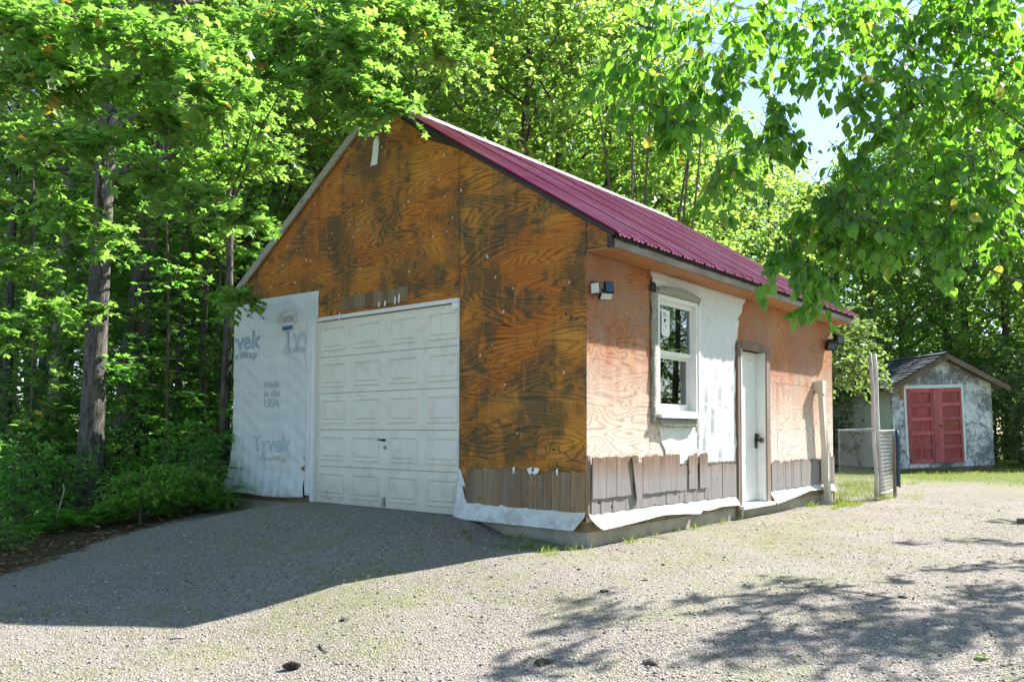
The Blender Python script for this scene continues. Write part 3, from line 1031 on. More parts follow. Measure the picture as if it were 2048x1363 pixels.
# window
win = MB()
fw = .042
for (a, b_, c_, d_) in ((WY0, WY0 + fw, WZ0, WZ1), (WY1 - fw, WY1, WZ0, WZ1), (WY0 + fw, WY1 - fw, WZ1 - fw, WZ1), (WY0 + fw, WY1 - fw, WZ0, WZ0 + .03)):
    win.box(-.10, .022, a, b_, c_, d_)
wino = win.build('window', 'white', garage)
mz = 1.765
sa = MB()
for (a, b_, c_, d_) in ((WY0 + fw + .001, WY0 + fw + .045, mz, WZ1 - fw - .001), (WY1 - fw - .045, WY1 - fw - .001, mz, WZ1 - fw - .001), (WY0 + fw + .045, WY1 - fw - .045, WZ1 - fw - .045, WZ1 - fw - .001), (WY0 + fw + .045, WY1 - fw - .045, mz, mz + .045)):
    sa.box(-.052, -.020, a, b_, c_, d_)
sa.build('sash', 'white', wino)
sb = MB()
for (a, b_, c_, d_) in ((WY0 + fw + .001, WY0 + fw + .05, WZ0 + .031, mz + .02), (WY1 - fw - .05, WY1 - fw - .001, WZ0 + .031, mz + .02), (WY0 + fw + .05, WY1 - fw - .05, mz - .028, mz + .02), (WY0 + fw + .05, WY1 - fw - .05, WZ0 + .031, WZ0 + .10)):
    sb.box(-.090, -.058, a, b_, c_, d_)
sb.build('sash', 'white', wino)
MB().box(-.038, -.034, WY0 + fw + .04, WY1 - fw - .04, mz + .04, WZ1 - fw - .04).build('pane', 'glass', wino)
MB().box(-.076, -.072, WY0 + fw + .045, WY1 - fw - .045, WZ0 + .095, mz - .025).build('pane', 'glass', wino)
MB().prism([(-.02, WZ0 - .035), (.075, WZ0 - .045), (.075, WZ0 - .012), (-.02, WZ0 - .001)], 1, WY0 - .02, WY1 + .015).build('sill', 'white', wino)
MB().box(.004, .030, WY1 + .001, WY1 + .05, WZ0 - .01, WZ1 - .02).build('casing', 'white', wino)
# paper label inside the upper pane, black triangle on it
sy = 1.36
st_ = MB().prism([(sy, 1.985), (sy + .02, 1.96), (sy + .13, 1.95), (sy + .165, 1.99), (sy + .16, 2.22), (sy + .0, 2.235)], 0, -.0335, -.0325).build('paper_label', 'paper', wino)
tri = MB().prism([(sy + .045, 2.08), (sy + .10, 2.13), (sy + .045, 2.14)], 0, -.0320, -.0315)
tri.prism([(sy + .07, 2.055), (sy + .09, 2.045), (sy + .085, 2.085)], 0, -.0320, -.0315)
for k in range(3):
    tri.box(-.0320, -.0315, sy + .03, sy + .12 - .02 * k, 2.160 + .016 * k, 2.167 + .016 * k)
tri.build('print', 'black', wino)
# speckled flashing round the window
def flash(name, poly_fn, n, mat='lath'):
    vs, fs = [], []
    for i in range(n + 1):
        a, b_ = poly_fn(i / n)
        vs += [a, b_]
    fs = [(2 * i, 2 * i + 1, 2 * i + 3, 2 * i + 2) for i in range(n)]
    o = MB().add(vs, fs).build(name, mat, garage, smooth=True, fix=False)
    md = o.modifiers.new('thickness', 'SOLIDIFY')
    md.thickness = .006
    md.offset = 0
    return o


flash('flashing_strip', lambda t: ((.016 + .006 * math.sin(t * 25), 1.075 + .006 * math.sin(t * 40), 1.075 + t * 1.33), (.026, WY0 - .006, 1.075 + t * 1.33)), 40)
flash('flashing_strip', lambda t: ((.024, WY0 - .01 + t * .88, WZ1 + .004), (.075 * math.sin(.3 + 2.3 * t) + .012, WY0 + .0 + t * .86, WZ1 + .05 + .035 * math.sin(.5 + t * 2.6))), 30)
flash('flashing_strip', lambda t: ((.030 + .004 * math.sin(t * 9), WY0 - .02 + t * .80, WZ0 - .05), (.055, WY0 + .02 + t * .72, WZ0 - .135 + .004 * math.sin(t * 15))), 24)
MB().prism([(1.05, 2.365), (1.13, 2.355), (1.15, 2.41), (1.11, 2.455), (1.06, 2.44)], 0, .018, .036).build('flashing_scrap', 'tar', garage)
MB().prism([(2.0, 1.02), (2.05, 1.0), (2.055, 1.13), (1.99, 1.14)], 0, .012, .015).build('wrap_scrap', 'lath', garage)

# entry door, recessed in a weathered frame
fo = MB().box(-.10, .035, 2.985, 3.085, .03, 2.04).build('door_frame', 'frame_wood', garage)
MB().box(-.10, .035, 3.80, 3.905, .10, 2.04).build('frame_post', 'frame_wood', fo)
MB().box(-.10, .045, 3.086, 3.799, 1.965, 2.045).build('frame_head', 'frame_wood', fo)
MB().box(.0355, .040, 3.050, 3.086, .03, 1.965).build('door_stop', 'pole', fo)
MB().prism([(-.12, .165), (.09, .150), (.09, .115), (-.12, .115)], 1, 2.99, 3.90).build('door_sill', 'white', fo)
MB().box(-.084, .02, 3.772, 3.7985, .166, 1.964).build('jamb_liner', 'white', fo)
MB().box(-.084, .02, 3.0865, 3.105, .166, 1.964).build('jamb_liner', 'white', fo)
do = MB().box(-.125, -.085, 3.086, 3.799, .170, 1.964).build('entry_door', 'white', garage)
for (pz0, pz1) in ((.30, .82), (.93, 1.42), (1.53, 1.86)):
    for (py0, py1) in ((3.17, 3.40), (3.49, 3.72)):
        m = MB()
        vs = []
        rings = [(0, -.085), (.012, -.079), (.028, -.0835), (.05, -.080)]
        for (d_, xx_) in rings:
            vs += [(xx_, py0 + d_, pz0 + d_), (xx_, py1 - d_, pz0 + d_), (xx_, py1 - d_, pz1 - d_), (xx_, py0 + d_, pz1 - d_)]
        fs = [(r * 4 + i, r * 4 + (i + 1) % 4, r * 4 + 4 + (i + 1) % 4, r * 4 + 4 + i) for r in range(3) for i in range(4)] + [(12, 13, 14, 15)]
        m.add(vs, fs).build('raised_panel', 'white', do)
hn = MB().box(-.086, -.070, 3.70, 3.75, .80, .98)
hn.tube([(-.07, 3.725, .90), (-.02, 3.725, .90)], [.014, .014], 8)
hn.tube([(-.025, 3.725, .90), (.012, 3.725, .90)], [.032, .026], 10)
hn.box(-.07, -.045, 3.705, 3.745, .93, .97)
hn.build('handle', 'black', do)


# printed lettering on the wrap (clipped where the sheet ends)
def lettering(txt, x, z, size, mat, x_clip=None, width=None, bold=.0, slant=0.0, name='lettering', spacing=1.0):
    cu = bpy.data.curves.new('lettering', 'FONT')
    cu.body = txt
    cu.size = size
    cu.offset = bold
    cu.align_x = 'LEFT'
    cu.space_character = spacing
    cu.shear = slant
    o = bpy.data.objects.new('lettering', cu)
    COL.objects.link(o)
    dg = bpy.context.evaluated_depsgraph_get()
    me = bpy.data.meshes.new_from_object(o.evaluated_get(dg))
    bpy.data.objects.remove(o)
    bm = bmesh.new()
    bm.from_mesh(me)
    wv = [v.co.x for v in bm.verts]
    sc = width / (max(wv) - min(wv)) if width else 1.0
    mn = min(wv)
    for v in bm.verts:
        a, b_ = (v.co.x - mn) * sc + x, v.co.y + z
        v.co = Vector((a, -.0125 - w1_rip(a, b_) - .005, b_))
    if x_clip:
        for lim, sgn in ((x_clip[0], -1), (x_clip[1], 1)):
            if lim is not None:
                bmesh.ops.bisect_plane(bm, geom=bm.verts[:] + bm.edges[:] + bm.faces[:], plane_co=(lim, 0, 0), plane_no=(sgn, 0, 0), clear_outer=True)
    bm.to_mesh(me)
    bm.free()
    me.materials.clear()
    return link(name, me, mat, wrapA)


lettering('Tyvek', -5.97, 2.05, .33, 'ink', (-5.600, None), .97, .006)
lettering('HomeWrap', -5.93, 1.925, .145, 'ink', (-5.600, None), .845, .002)
lettering('Tyvek', -4.53, 2.02, .33, 'ink_faint', (None, -4.028), .97, .006)
lettering('HomeWrap', -4.49, 1.935, .145, 'ink_faint', (None, -4.028), .845, .002)
lettering('Made', -4.905, 1.535, .125, 'ink_faint', None, .32, .003)
lettering('in', -4.905, 1.425, .125, 'ink_faint', None, .095, .003)
lettering('the', -4.76, 1.425, .125, 'ink_faint', None, .195, .003)
lettering('USA', -4.905, 1.290, .150, 'ink_faint', None, .33, .004)
lettering('Tyvek', -5.15, .745, .28, 'ink_faint', None, .82, .005)
lettering('HomeWrap', -5.02, .62, .11, 'ink_tan', None, .62, .0)
# oval emblem over the right hand print
em = MB()
n = 40
for r0, r1 in ((1.0, .94),):
    vs = []
    for i in range(n):
        t = 2 * math.pi * i / n
        for r in (r0, r1):
            ea, ez = -4.41 + .195 * r * math.cos(t), 2.362 + .105 * r * math.sin(t)
            vs.append((ea, -.0125 - w1_rip(ea, ez) - .005, ez))
    em.add(vs, [(2 * i, 2 * i + 1, (2 * i + 3) % (2 * n), (2 * i + 2) % (2 * n)) for i in range(n)])
em.build('emblem', 'ink_tan', wrapA)
lettering('DUPONT', -4.555, 2.325, .105, 'ink_tan', None, .29, .003)
MB().box(-4.515, -4.325, -.026, -.012, 2.228, 2.272).build('tape', 'tape', wrapA)

# torn wrap scrap below the ridge and small paper flecks left by staples
MB().prism([(-2.90, 3.925), (-2.865, 3.935), (-2.835, 3.925), (-2.79, 3.93), (-2.765, 4.14), (-2.775, 4.225), (-2.80, 4.245), (-2.855, 4.19), (-2.87, 4.06)], 1, -.008, -.003).build('wrap_scrap', 'paper', garage)
fl = MB()
for k in range(46):
    x = random.uniform(-5.3, -.05)
    zmax = under(x) - .05
    z = random.uniform(2.45, zmax) if x < -1.6 else random.uniform(.75, zmax)
    if x < -3.9 and z < 2.75:
        continue
    a, b_ = random.uniform(.004, .009), random.uniform(.006, .016)
    t = random.uniform(-.6, .6)
    pts = [(-a, -b_), (a * .8, -b_ * .7), (a, b_ * .6), (-a * .3, b_)]
    fl.prism([(x + p * math.cos(t) - q_ * math.sin(t), z + p * math.sin(t) + q_ * math.cos(t)) for p, q_ in pts], 1, -.007, -.0025)
fl.build('paper_fleck', 'paper', garage, kind='stuff')
for x, z, s_ in ((-2.46, 2.385, 1), (-2.40, 2.40, 1.2), (-2.62, 2.37, .7), (-2.72, 2.365, .6), (-3.40, 2.30, 1)):
    MB().prism([(x - .012, z - .03 * s_), (x + .006, z - .04 * s_), (x + .016, z + .02 * s_), (x, z + .05 * s_)], 1, -.024, -.018).build('wrap_scrap', 'paper', garage)
MB().box(-1.62, -1.535, -.013, -.010, 2.215, 2.275).build('wrap_scrap', 'paper', garage)

# ------------------------------------------------------------------ flood lights
def oriented(center, nrm, up, w_, h_, d_, m=None):
    nrm = np.array(nrm, float)
    nrm /= np.linalg.norm(nrm)
    s_ = np.cross(up, nrm)
    s_ /= np.linalg.norm(s_)
    u_ = np.cross(nrm, s_)
    m = m or MB()
    vs = []
    for dz in (-d_ / 2, d_ / 2):
        for a, b_ in ((-1, -1), (1, -1), (1, 1), (-1, 1)):
            vs.append(tuple(np.array(center) + s_ * a * w_ / 2 + u_ * b_ * h_ / 2 + nrm * dz))
    m.add(vs, [(0, 3, 2, 1), (4, 5, 6, 7), (0, 1, 5, 4), (1, 2, 6, 5), (2, 3, 7, 6), (3, 0, 4, 7)])
    return m


fl1 = thing('flood_light', 'three headed solar flood light on the front corner below the eave', 'light', (0.003, .12, 2.24))
b_ = MB().box(0, .03, -.055, .045, -.03, .07)
b_.tube([(.03, -.01, .01), (.075, -.05, -.01)], .014, 8)
b_.tube([(.03, .0, .01), (.075, .07, -.005)], .014, 8)
b_.tube([(.03, 0, 0), (.08, 0, -.04)], .02, 8)
b_.build('bracket', 'black', fl1)
for c_, nrm, w_, h_, m_ in (((.075, -.085, .0), (.15, -1, -.12), .075, .085, 'lens'), ((.105, .02, -.055), (.75, -.35, -.55), .11, .055, 'lens'), ((.075, .115, .03), (.9, -.55, .25), .07, .095, 'solar')):
    hd = oriented(c_, nrm, (0, 0, 1), w_ + .014, h_ + .014, .030).build('lamp_head', 'black', fl1)
    nn = np.array(nrm) / np.linalg.norm(nrm)
    oriented(np.array(c_) + nn * .0175, nrm, (0, 0, 1), w_, h_, .004).build('lens', m_, hd)
fl2 = thing('flood_light', 'twin headed black flood light on a white disc at the far eave end', 'light', (0.004, 6.02, 2.29))
MB().tube([(0, .06, .02), (.035, .06, .02)], [.065, .05], 16).build('base_disc', 'white', fl2)
MB().tube([(.03, .06, .02), (.07, .0, -.03), (.08, -.02, -.03)], .015, 8).tube([(.03, .06, .02), (.10, .12, .03)], .015, 8).build('bracket', 'black', fl2)
for c_, nrm in (((.09, -.04, -.045), (.5, -.6, -.6)), ((.13, .13, .04), (.9, -.35, -.1))):
    hd = oriented(c_, nrm, (0, 0, 1), .15, .15, .07).build('lamp_head', 'black', fl2)
    nn = np.array(nrm) / np.linalg.norm(nrm)
    oriented(np.array(c_) + nn * .037, nrm, (0, 0, 1), .11, .09, .004).build('lens', 'solar', hd)

# vent pipe standing against the far end of the side wall
vp = thing('vent_pipe', 'cream square vent pipe leaning beside the far corner of the side wall', 'pipe', (.09, 5.77, 0))
m = MB()
pa, pb = np.array([.0, 0, -.04]), np.array([-.005, -.225, 1.57])
for (z0, z1) in ((0, 1),):
    vs = []
    for p in (pa, pb):
        for a, c_ in ((-.035, -.045), (.035, -.045), (.035, .045), (-.035, .045)):
            vs.append((p[0] + a, p[1] + c_, p[2]))
    m.add(vs, [(0, 3, 2, 1), (4, 5, 6, 7), (0, 1, 5, 4), (1, 2, 6, 5), (2, 3, 7, 6), (3, 0, 4, 7)])
m.build('pipe', 'pipe', vp)
MB().box(-.05, .045, -.30, -.175, 1.53, 1.71).build('pipe_elbow', 'pipe', vp)
MB().box(-.086, -.05, -.295, -.18, 1.57, 1.70).build('wall_spigot', 'pipe', vp)
MB().box(-.048, .048, -.13, -.02, .33, .72).build('pipe_sleeve', 'pipe', vp)

# ------------------------------------------------------------------ shed
SW, SD, SHT, SAP = 2.60, 5.2, 1.96, 2.62
lx_, ly_, _ = W(1790, 938, 19)
shed = thing('shed', 'small shed with peeling white paint, faded red double doors and dark shingle roof', 'shed', (lx_, ly_, .135), (0, -.036, math.atan2(.744, .668)))
D0, D1, DT = .375, 1.80, 1.88
w = MB()
w.box(0, D0, 0, .05, 0, SHT)
w.box(D1, SW, 0, .05, 0, SHT)
w.box(D0, D1, 0, .05, DT, SHT)
w.box(D0, D1, 0, .05, 0, .10)
w.prism([(0, SHT + .002), (SW, SHT + .002), (SW / 2, SAP)], 1, .004, .05)
w.build('front_wall', 'shed_wall', shed)
w = MB().box(0, .05, .05, SD, 0, SHT).box(SW - .05, SW, .05, SD, 0, SHT)
w.prism([(.05, 0), (SW - .05, 0), (SW - .05, SHT), (SW / 2, SAP), (.05, SHT)], 1, SD - .05, SD)
w.build('side_wall', 'shed_side', shed)
MB().box(.02, SW - .02, .02, SD, -.075, -.002).build('floor_beam', 'shed_trim', shed)
MB().box(D0 - .05, D1 + .06, -.014, -.002, DT + .002, DT + .085).build('door_head_trim', 'shed_side', shed)
MB().box(D0 - .06, D0 - .002, -.012, -.002, .12, DT).build('door_trim', 'shed_side', shed)
MB().box(D1 + .002, D1 + .06, -.012, -.002, .12, DT).build('door_trim', 'shed_side', shed)
MB().box(0, .07, -.012, -.002, 0.01, SHT).build('corner_board', 'shed_wall', shed)
MB().box(.20, .31, -.010, -.0015, 1.62, 1.95).build('bare_patch', 'soffit', shed)
MB().box(-.004, .002, 2.25, 2.5, .98, 1.06).build('wall_vent', 'black', shed)
mid = (D0 + D1) / 2 + .03
for k, (a, b__) in enumerate(((D0 + .004, mid - .075), (mid + .078, D1 - .004))):
    dm = MB().box(a, b__, .012, .035, .105, DT - .004).build('door', 'shed_red_dirty_shade', shed)
    MB().box(a, a + .085, -.022, .011, .105, DT - .004).build('stile', 'shed_red', dm)
    MB().box(b__ - .06, b__, -.022, .011, .105, DT - .004).build('stile', 'shed_red', dm)
    for r in range(6):
        zz_ = .105 + r * (DT - .20) / 5
        MB().box(a + .086, b__ - .061, -.020, .011, zz_, zz_ + (.10 if r in (0, 5) else .085)).build('rail', 'shed_red', dm)
    if k:
        MB().tube([(a + .03, -.02, .98), (a + .03, -.05, .98)], .02, 8).build('handle', 'black', dm)
MB().box(mid - .074, mid + .077, -.034, .030, .11, DT - .006).build('middle_board', 'shed_red', shed)
# roof with overhang, shingle courses, barge boards
oh, ov = .27, .30
sl2 = (SAP - SHT) / (SW / 2)
for sgn in (1, -1):
    xc, xe = SW / 2, SW / 2 + sgn * (SW / 2 + ov)
    zc = SAP + .03
    ze = zc - sl2 * (SW / 2 + ov)
    MB().prism([(xc, zc), (xe, ze), (xe, ze + .045), (xc, zc + .045)], 1, -oh, SD + .2).build('roof_slab', 'shed_trim', shed)
    m = MB()
    nc = 13
    for c_ in range(nc):
        t0, t1 = c_ / nc, (c_ + 1.0) / nc
        y = -oh - .02
        odd = .14 * (c_ % 2)
        first = True
        while y < SD + .2:
            w_ = .28 - (odd if first else 0)
            first = False
            y2 = min(y + w_ - .006, SD + .22)
            lift = .056 + random.uniform(0, .012)
            pa_ = [(xc + (xe - xc) * (1 - t0) + sgn * .02 * (c_ == 0), zc + (ze - zc) * (1 - t0)), (xc + (xe - xc) * (1 - t1), zc + (ze - zc) * (1 - t1))]
            (xA, zA), (xB, zB) = pa_
            m.add([(xA, y, zA + lift + .012), (xA, y2, zA + lift + .012), (xB, y2, zB + lift - .006), (xB, y, zB + lift - .006), (xA, y, zA + lift - .012), (xA, y2, zA + lift - .012)],
                  [(0, 1, 2, 3), (4, 5, 1, 0)])
            y += w_
    m.build('roof_shingle', 'shed_roof', shed, kind='stuff', fix=False)
    MB().prism([(xc, zc - .005), (xe, ze - .005), (xe - sgn * .03, ze - .09), (xc, zc - .10)], 1, -oh - .028, -oh - .001).build('barge_board', 'shed_trim', shed)
MB().prism([(SW / 2 - .12, SAP + .06), (SW / 2, SAP + .10), (SW / 2 + .12, SAP + .06), (SW / 2, SAP + .115)], 1, -oh - .02, SD + .2).build('ridge_shingle', 'shed_roof', shed)
for x, w_ in ((.5, .36), (.88, .36), (1.36, .40), (1.80, .22)):
    MB().box(x, x + w_, .05, .25, -.20, -.077).build('concrete_block', 'block', shed)
for x in (.05, 2.3):
    MB().box(x, x + .2, 4.6, 5.0, -.25, -.077).build('concrete_block', 'block', shed)
# long bent wire hanging over the front
MB().tube([(.05, -.03, .95), (.12, -.04, .55), (.32, -.05, .22), (.46, -.05, .15)], .006, 5).build('hanging_wire', 'black', shed)
MB().tube([(1.85, -.03, .98), (2.05, -.03, 1.05), (2.3, -.03, .98), (2.5, -.03, .86)], .006, 5).build('hanging_wire', 'black', shed)

# ------------------------------------------------------------------ chain link fence and poles
def chain_panel(a, b_, z0, z1, name, label, wr_=.006):
    a, b_ = np.array(a), np.array(b_)
    L = np.linalg.norm(b_ - a)
    d = (b_ - a) / L
    nrm = np.array([d[1], -d[0]])
    t = thing(name, label, 'fence', (a[0], a[1], float(gz(a[0], a[1]))), group='chain link fence panels by the garage corner')
    loc = np.array([a[0], a[1], float(gz(a[0], a[1]))])
    m = MB()
    pit = .055
    k = 0
    n_ = int(L / pit) + 1
    for k in range(n_):
        pts = []
        z = z0
        j = 0
        while z <= z1:
            s_ = k * pit + (pit * .5 if j % 2 else -pit * .5)
            s_ = min(max(s_, 0), L)
            o_ = .004 if j % 2 else -.004
            p = a + d * s_ + nrm * (o_ + .02 * math.sin(z * 3 + s_ * 4))
            pts.append((p[0] - loc[0], p[1] - loc[1], z - loc[2]))
            z += pit * .5
            j += 1
        m.tube(pts, wr_, 3, cap=False)
    m.build('wire_mesh', 'wire', t, kind='stuff', fix=False)
    return t, loc


f1, l1 = chain_panel((.06, 6.30), (.49, 6.50), .04, 1.05, 'chain_link_fence', 'short chain link panel between the garage corner and the tall poles')
MB().tube([(.0, .0, 1.03 - l1[2]), (.43, .20, 1.05 - l1[2])], .010, 8).build('top_wire', 'wire', f1)
f2, l2 = chain_panel((.55, 6.56), (.52, 7.45), .12, 1.04, 'chain_link_fence', 'chain link panel turning back towards the shed behind the poles', .0035)
MB().tube([(0, 0, 1.02 - l2[2]), (-.03, .89, 1.03 - l2[2])], .010, 8).build('top_wire', 'wire', f2)
MB().tube([(-.03, .89, 0), (-.03, .89, .95)], .025, 8).build('post', 'frame_wood', f2)
pg = 'tall peeling poles at the fence corner'
pA, pB = W(1741, 706, 11.80), W(1753, 985, 11.80)
tp_ = []
for t in np.linspace(0, 1, 9):
    p = pB + (pA - pB) * t
    tp_.append((p[0] + .008 * math.sin(t * 11), p[1], p[2]))
tag(MB().tube([(p[0], p[1], p[2] - (.06 if i == 0 else 0)) for i, p in enumerate(tp_)], np.linspace(.031, .024, 9), 10, wob=.10).build('fence_pole', 'pole', smooth=True),
    'straighter left one of two tall peeling poles at the chain link corner', 'pole', pg)
pA, pB = W(1748, 707, 11.90), W(1764, 983, 11.90)
tp_ = []
for t in np.linspace(0, 1, 9):
    p = pB + (pA - pB) * t
    tp_.append((p[0] + .012 * math.sin(t * 9), p[1], p[2]))
tag(MB().tube([(p[0], p[1], p[2] - (.06 if i == 0 else 0)) for i, p in enumerate(tp_)], np.linspace(.040, .027, 9), 10, wob=.14).build('fence_pole', 'pole', smooth=True),
    'leaning right one of two tall peeling poles at the chain link corner', 'pole', pg)
m = MB()
vs, fs = [], []
for i in range(9):
    for j in range(9):
        u, v = i / 8, j / 8
        vs.append((.53 + .055 * u, 7.46 + .05 * u + .012 * math.sin(u * 9), .16 + .86 * v + .02 * math.sin(u * 4)))
for i in range(8):
    for j in range(8):
        k = i * 9 + j
        fs.append((k, k + 1, k + 10, k + 9))
o = m.add(vs, fs).build('tarp', 'tarp', smooth=True, fix=False)
o.modifiers.new('thickness', 'SOLIDIFY').thickness = .006
tag(o, 'narrow dark blue tarp hanging at the end of the chain link fence', 'tarp')

# ------------------------------------------------------------------ foliage tools
TPL = {
    'ovate': (np.array([(0, 0, 0), (.22, .26, .03), (.62, .27, .02), (1.08, 0, -.10), (.62, -.27, .02), (.22, -.26, .03)], float),
              [np.array([[0, 3, 2, 1]]), np.array([[0, 5, 4, 3]])]),
    'long': (np.array([(0, 0, 0), (.35, .17, .02), (1.0, 0, -.06), (.35, -.17, .02)], float), [np.array([[0, 3, 2, 1]])]),
    'drip': (np.array([(0, 0, 0), (.10, .20, .02), (.34, .36, .05), (.62, .27, .02), (.84, .10, -.05), (1.06, 0, -.13),
                       (.84, -.10, -.05), (.62, -.27, .02), (.34, -.36, .05), (.10, -.20, .02), (.36, 0, .0), (.66, 0, -.03)], float),
             [np.array([[0, 10, 2, 1], [10, 11, 3, 2], [11, 5, 4, 3], [0, 9, 8, 10], [10, 8, 7, 11], [11, 7, 6, 5]])]),
    'maple': (np.array([(0, 0, 0), (.08, .34, -.04), (.30, .22, .02), (.60, .54, -.05), (.62, .20, .02), (1.02, 0, -.08),
                        (.62, -.20, .02), (.60, -.54, -.05), (.30, -.22, .02), (.08, -.34, -.04), (.36, 0, .03)], float),
              [np.array([[0, 10, 2, 1], [10, 4, 3, 2], [10, 6, 5, 4], [10, 8, 7, 6], [0, 9, 8, 10]])]),
    'blade': (np.array([(0, -.035, 0), (0, .035, 0), (.55, .028, .0), (.55, -.028, 0), (1, 0, -.12)], float), [np.array([[0, 3, 2, 1]]), np.array([[3, 4, 2]])]),
}


def unit(a):
    return a / (np.linalg.norm(a, axis=-1, keepdims=True) + 1e-9)


def leaf_geo(P, D, N, S, tpl):
    tv, tp = TPL[tpl]
    D = unit(D)
    N = unit(N - D * np.sum(N * D, -1, keepdims=True))
    B = np.cross(N, D)
    V = P[:, None, :] + S[:, None, None] * (D[:, None, :] * tv[None, :, 0:1] + B[:, None, :] * tv[None, :, 1:2] + N[:, None, :] * tv[None, :, 2:3])
    k = len(tv)
    off = (np.arange(len(P)) * k)[:, None, None]
    return V.reshape(-1, 3), [(p[None] + off).reshape(-1, p.shape[1]) for p in tp]


class Crown:
    def __init__(s, tpl):
        s.tpl = tpl
        s.P, s.D, s.N, s.S, s.tw = [], [], [], [], []

    def cluster(s, c, R, n_spray, n_leaf, length, leaf, droop=.25, hang=0.0, flat=.55, tilt=.45, squash=.8, twig=.004):
        c = np.array(c, float)
        o = unit(rng.normal(size=(n_spray, 3))) * (rng.random((n_spray, 1)) ** .45) * R * np.array([1, 1, squash])
        d = o / R + rng.normal(size=(n_spray, 3)) * .45
        d[:, 2] = d[:, 2] * flat - droop
        d = unit(d)
        o = o + c - d * length * .5
        up = np.array([0, 0, 1.0])
        side = unit(np.cross(d, up + rng.normal(size=d.shape) * .2))
        t = rng.random((n_spray, n_leaf, 1)) * .92 + .1
        sg = np.where(rng.random((n_spray, n_leaf, 1)) < .5, -1.0, 1.0)
        p = o[:, None] + d[:, None] * t * length + side[:, None] * sg * leaf * .12
        p[..., 2:] -= droop * .35 * t ** 2 * length
        ld = d[:, None] * .5 + side[:, None] * sg * (.85 - .5 * t) + rng.normal(size=p.shape) * .28
        ld[..., 2] -= hang
        nr = up + rng.normal(size=p.shape) * tilt
        if hang > .5:
            nr = rng.normal(size=p.shape) + np.array([0, 0, .25])
        s.P.append(p.reshape(-1, 3))
        s.D.append(ld.reshape(-1, 3))
        s.N.append(nr.reshape(-1, 3))
        s.S.append(leaf * rng.uniform(.42, 1.22, n_spray * n_leaf))
        if twig:
            e = o + d * length
            e[:, 2] -= droop * .35 * length
            s.tw.append((o, e, np.full(n_spray, twig)))
            k = max(1, n_spray // 3)
            s.tw.append((np.repeat(c[None], k, 0), o[:k], np.full(k, twig * 1.8)))

    def build(s, name, leafmat, barkmat, parent=None, **props):
        V, polys = leaf_geo(np.concatenate(s.P), np.concatenate(s.D), np.concatenate(s.N), np.concatenate(s.S), s.tpl)
        pol = [(p, 0) for p in polys]
        if s.tw:
            A = np.concatenate([t[0] for t in s.tw])
            B = np.concatenate([t[1] for t in s.tw])
            r = np.concatenate([t[2] for t in s.tw])[:, None]
            d = unit(B - A)
            e1 = unit(np.cross(d, np.array([.3, .2, 1.0])))
            e2 = np.cross(d, e1)
            ring = [(math.cos(a), math.sin(a)) for a in (0, 2.094, 4.189)]
            tv = np.stack([A + r * (c_ * e1 + s_ * e2) for c_, s_ in ring] + [B + r * .4 * (c_ * e1 + s_ * e2) for c_, s_ in ring], 1)
            o0 = len(V)
            V = np.concatenate([V, tv.reshape(-1, 3)])
            ff = np.array([[0, 1, 4, 3], [1, 2, 5, 4], [2, 0, 3, 5]])
            pol.append(((ff[None] + (o0 + np.arange(len(A)) * 6)[:, None, None]).reshape(-1, 4), 1))
        me = np_mesh(name, V, pol)
        return link(name, me, [leafmat, barkmat], parent, **props)


def trunk_path(h, lean=(0, 0), wig=.02, n=12):
    ph = random.uniform(0, 6)
    out = []
    for i in range(n + 1):
        t = i / n
        out.append(np.array([lean[0] * t + h * wig * .5 * math.sin(t * 5 + ph) * t, lean[1] * t + h * wig * .5 * math.cos(t * 4 + ph) * t, h * t]))
    return out


def at_h(path, z):
    zs = [p[2] for p in path]
    return np.array([np.interp(z, zs, [p[0] for p in path]), np.interp(z, zs, [p[1] for p in path]), z])


def grow(name, label, cat, loc, h, r0, clusters, spec, leafmat, barkmat, lean=(0, 0), group=None, tpl='ovate', limbs=18, wig=.02, sides=12, att=.55, extra_stems=0, limb_ids=None, limb_r=.45):
    """clusters: list of (centre relative to loc, radius); spec: keyword arguments for Crown.cluster"""
    t = thing(name, label, cat, loc, group=group)
    path = trunk_path(h, lean, wig)
    path[0] = path[0] - np.array([0, 0, .25])
    n = len(path)
    rad = [r0 * (1 - .85 * (i / (n - 1)) ** .9) * (1.35 if i == 0 else 1.0) + .006 for i in range(n)]
    m = MB().tube(path, rad, sides, wob=.10)
    for k in range(extra_stems):
        a = random.uniform(0, 6.28)
        pp = trunk_path(h * random.uniform(.7, 1.0), (math.cos(a) * h * .14, math.sin(a) * h * .14), wig)
        o_ = np.array([math.cos(a), math.sin(a), 0]) * r0 * 2.5
        m.tube([p + o_ for p in pp], [r * .8 for r in rad], 8, wob=.1)
    order = list(range(len(clusters)))
    random.shuffle(order)
    for k in (limb_ids if limb_ids is not None else order[:limbs]):
        c, R = clusters[k]
        c = np.array(c)
        hd = math.hypot(c[0], c[1])
        za = float(np.clip(c[2] - hd * att, .18 * h, .95 * h))
        a = at_h(path, za)
        rr = r0 * (1 - .85 * za / h) * limb_r
        mid_ = a * .5 + c * .5 + np.array([0, 0, -.05 * hd]) + rng.normal(size=3) * .06 * hd
        pts = [a, a * .72 + mid_ * .28, mid_, mid_ * .4 + c * .6, c]
        m.tube(pts, [rr, rr * .85, rr * .6, rr * .4, max(.006, rr * .2)], 6, cap=False, wob=.1)
    m.build('trunk', barkmat, t, smooth=True, fix=False)
    cr = Crown(tpl)
    for c, R in clusters:
        sp = dict(spec)
        if callable(sp.get('n_spray')):
            sp['n_spray'] = sp['n_spray'](R)
        cr.cluster(c, R, **sp)
    cr.build('crown', leafmat, barkmat, t)
    return t


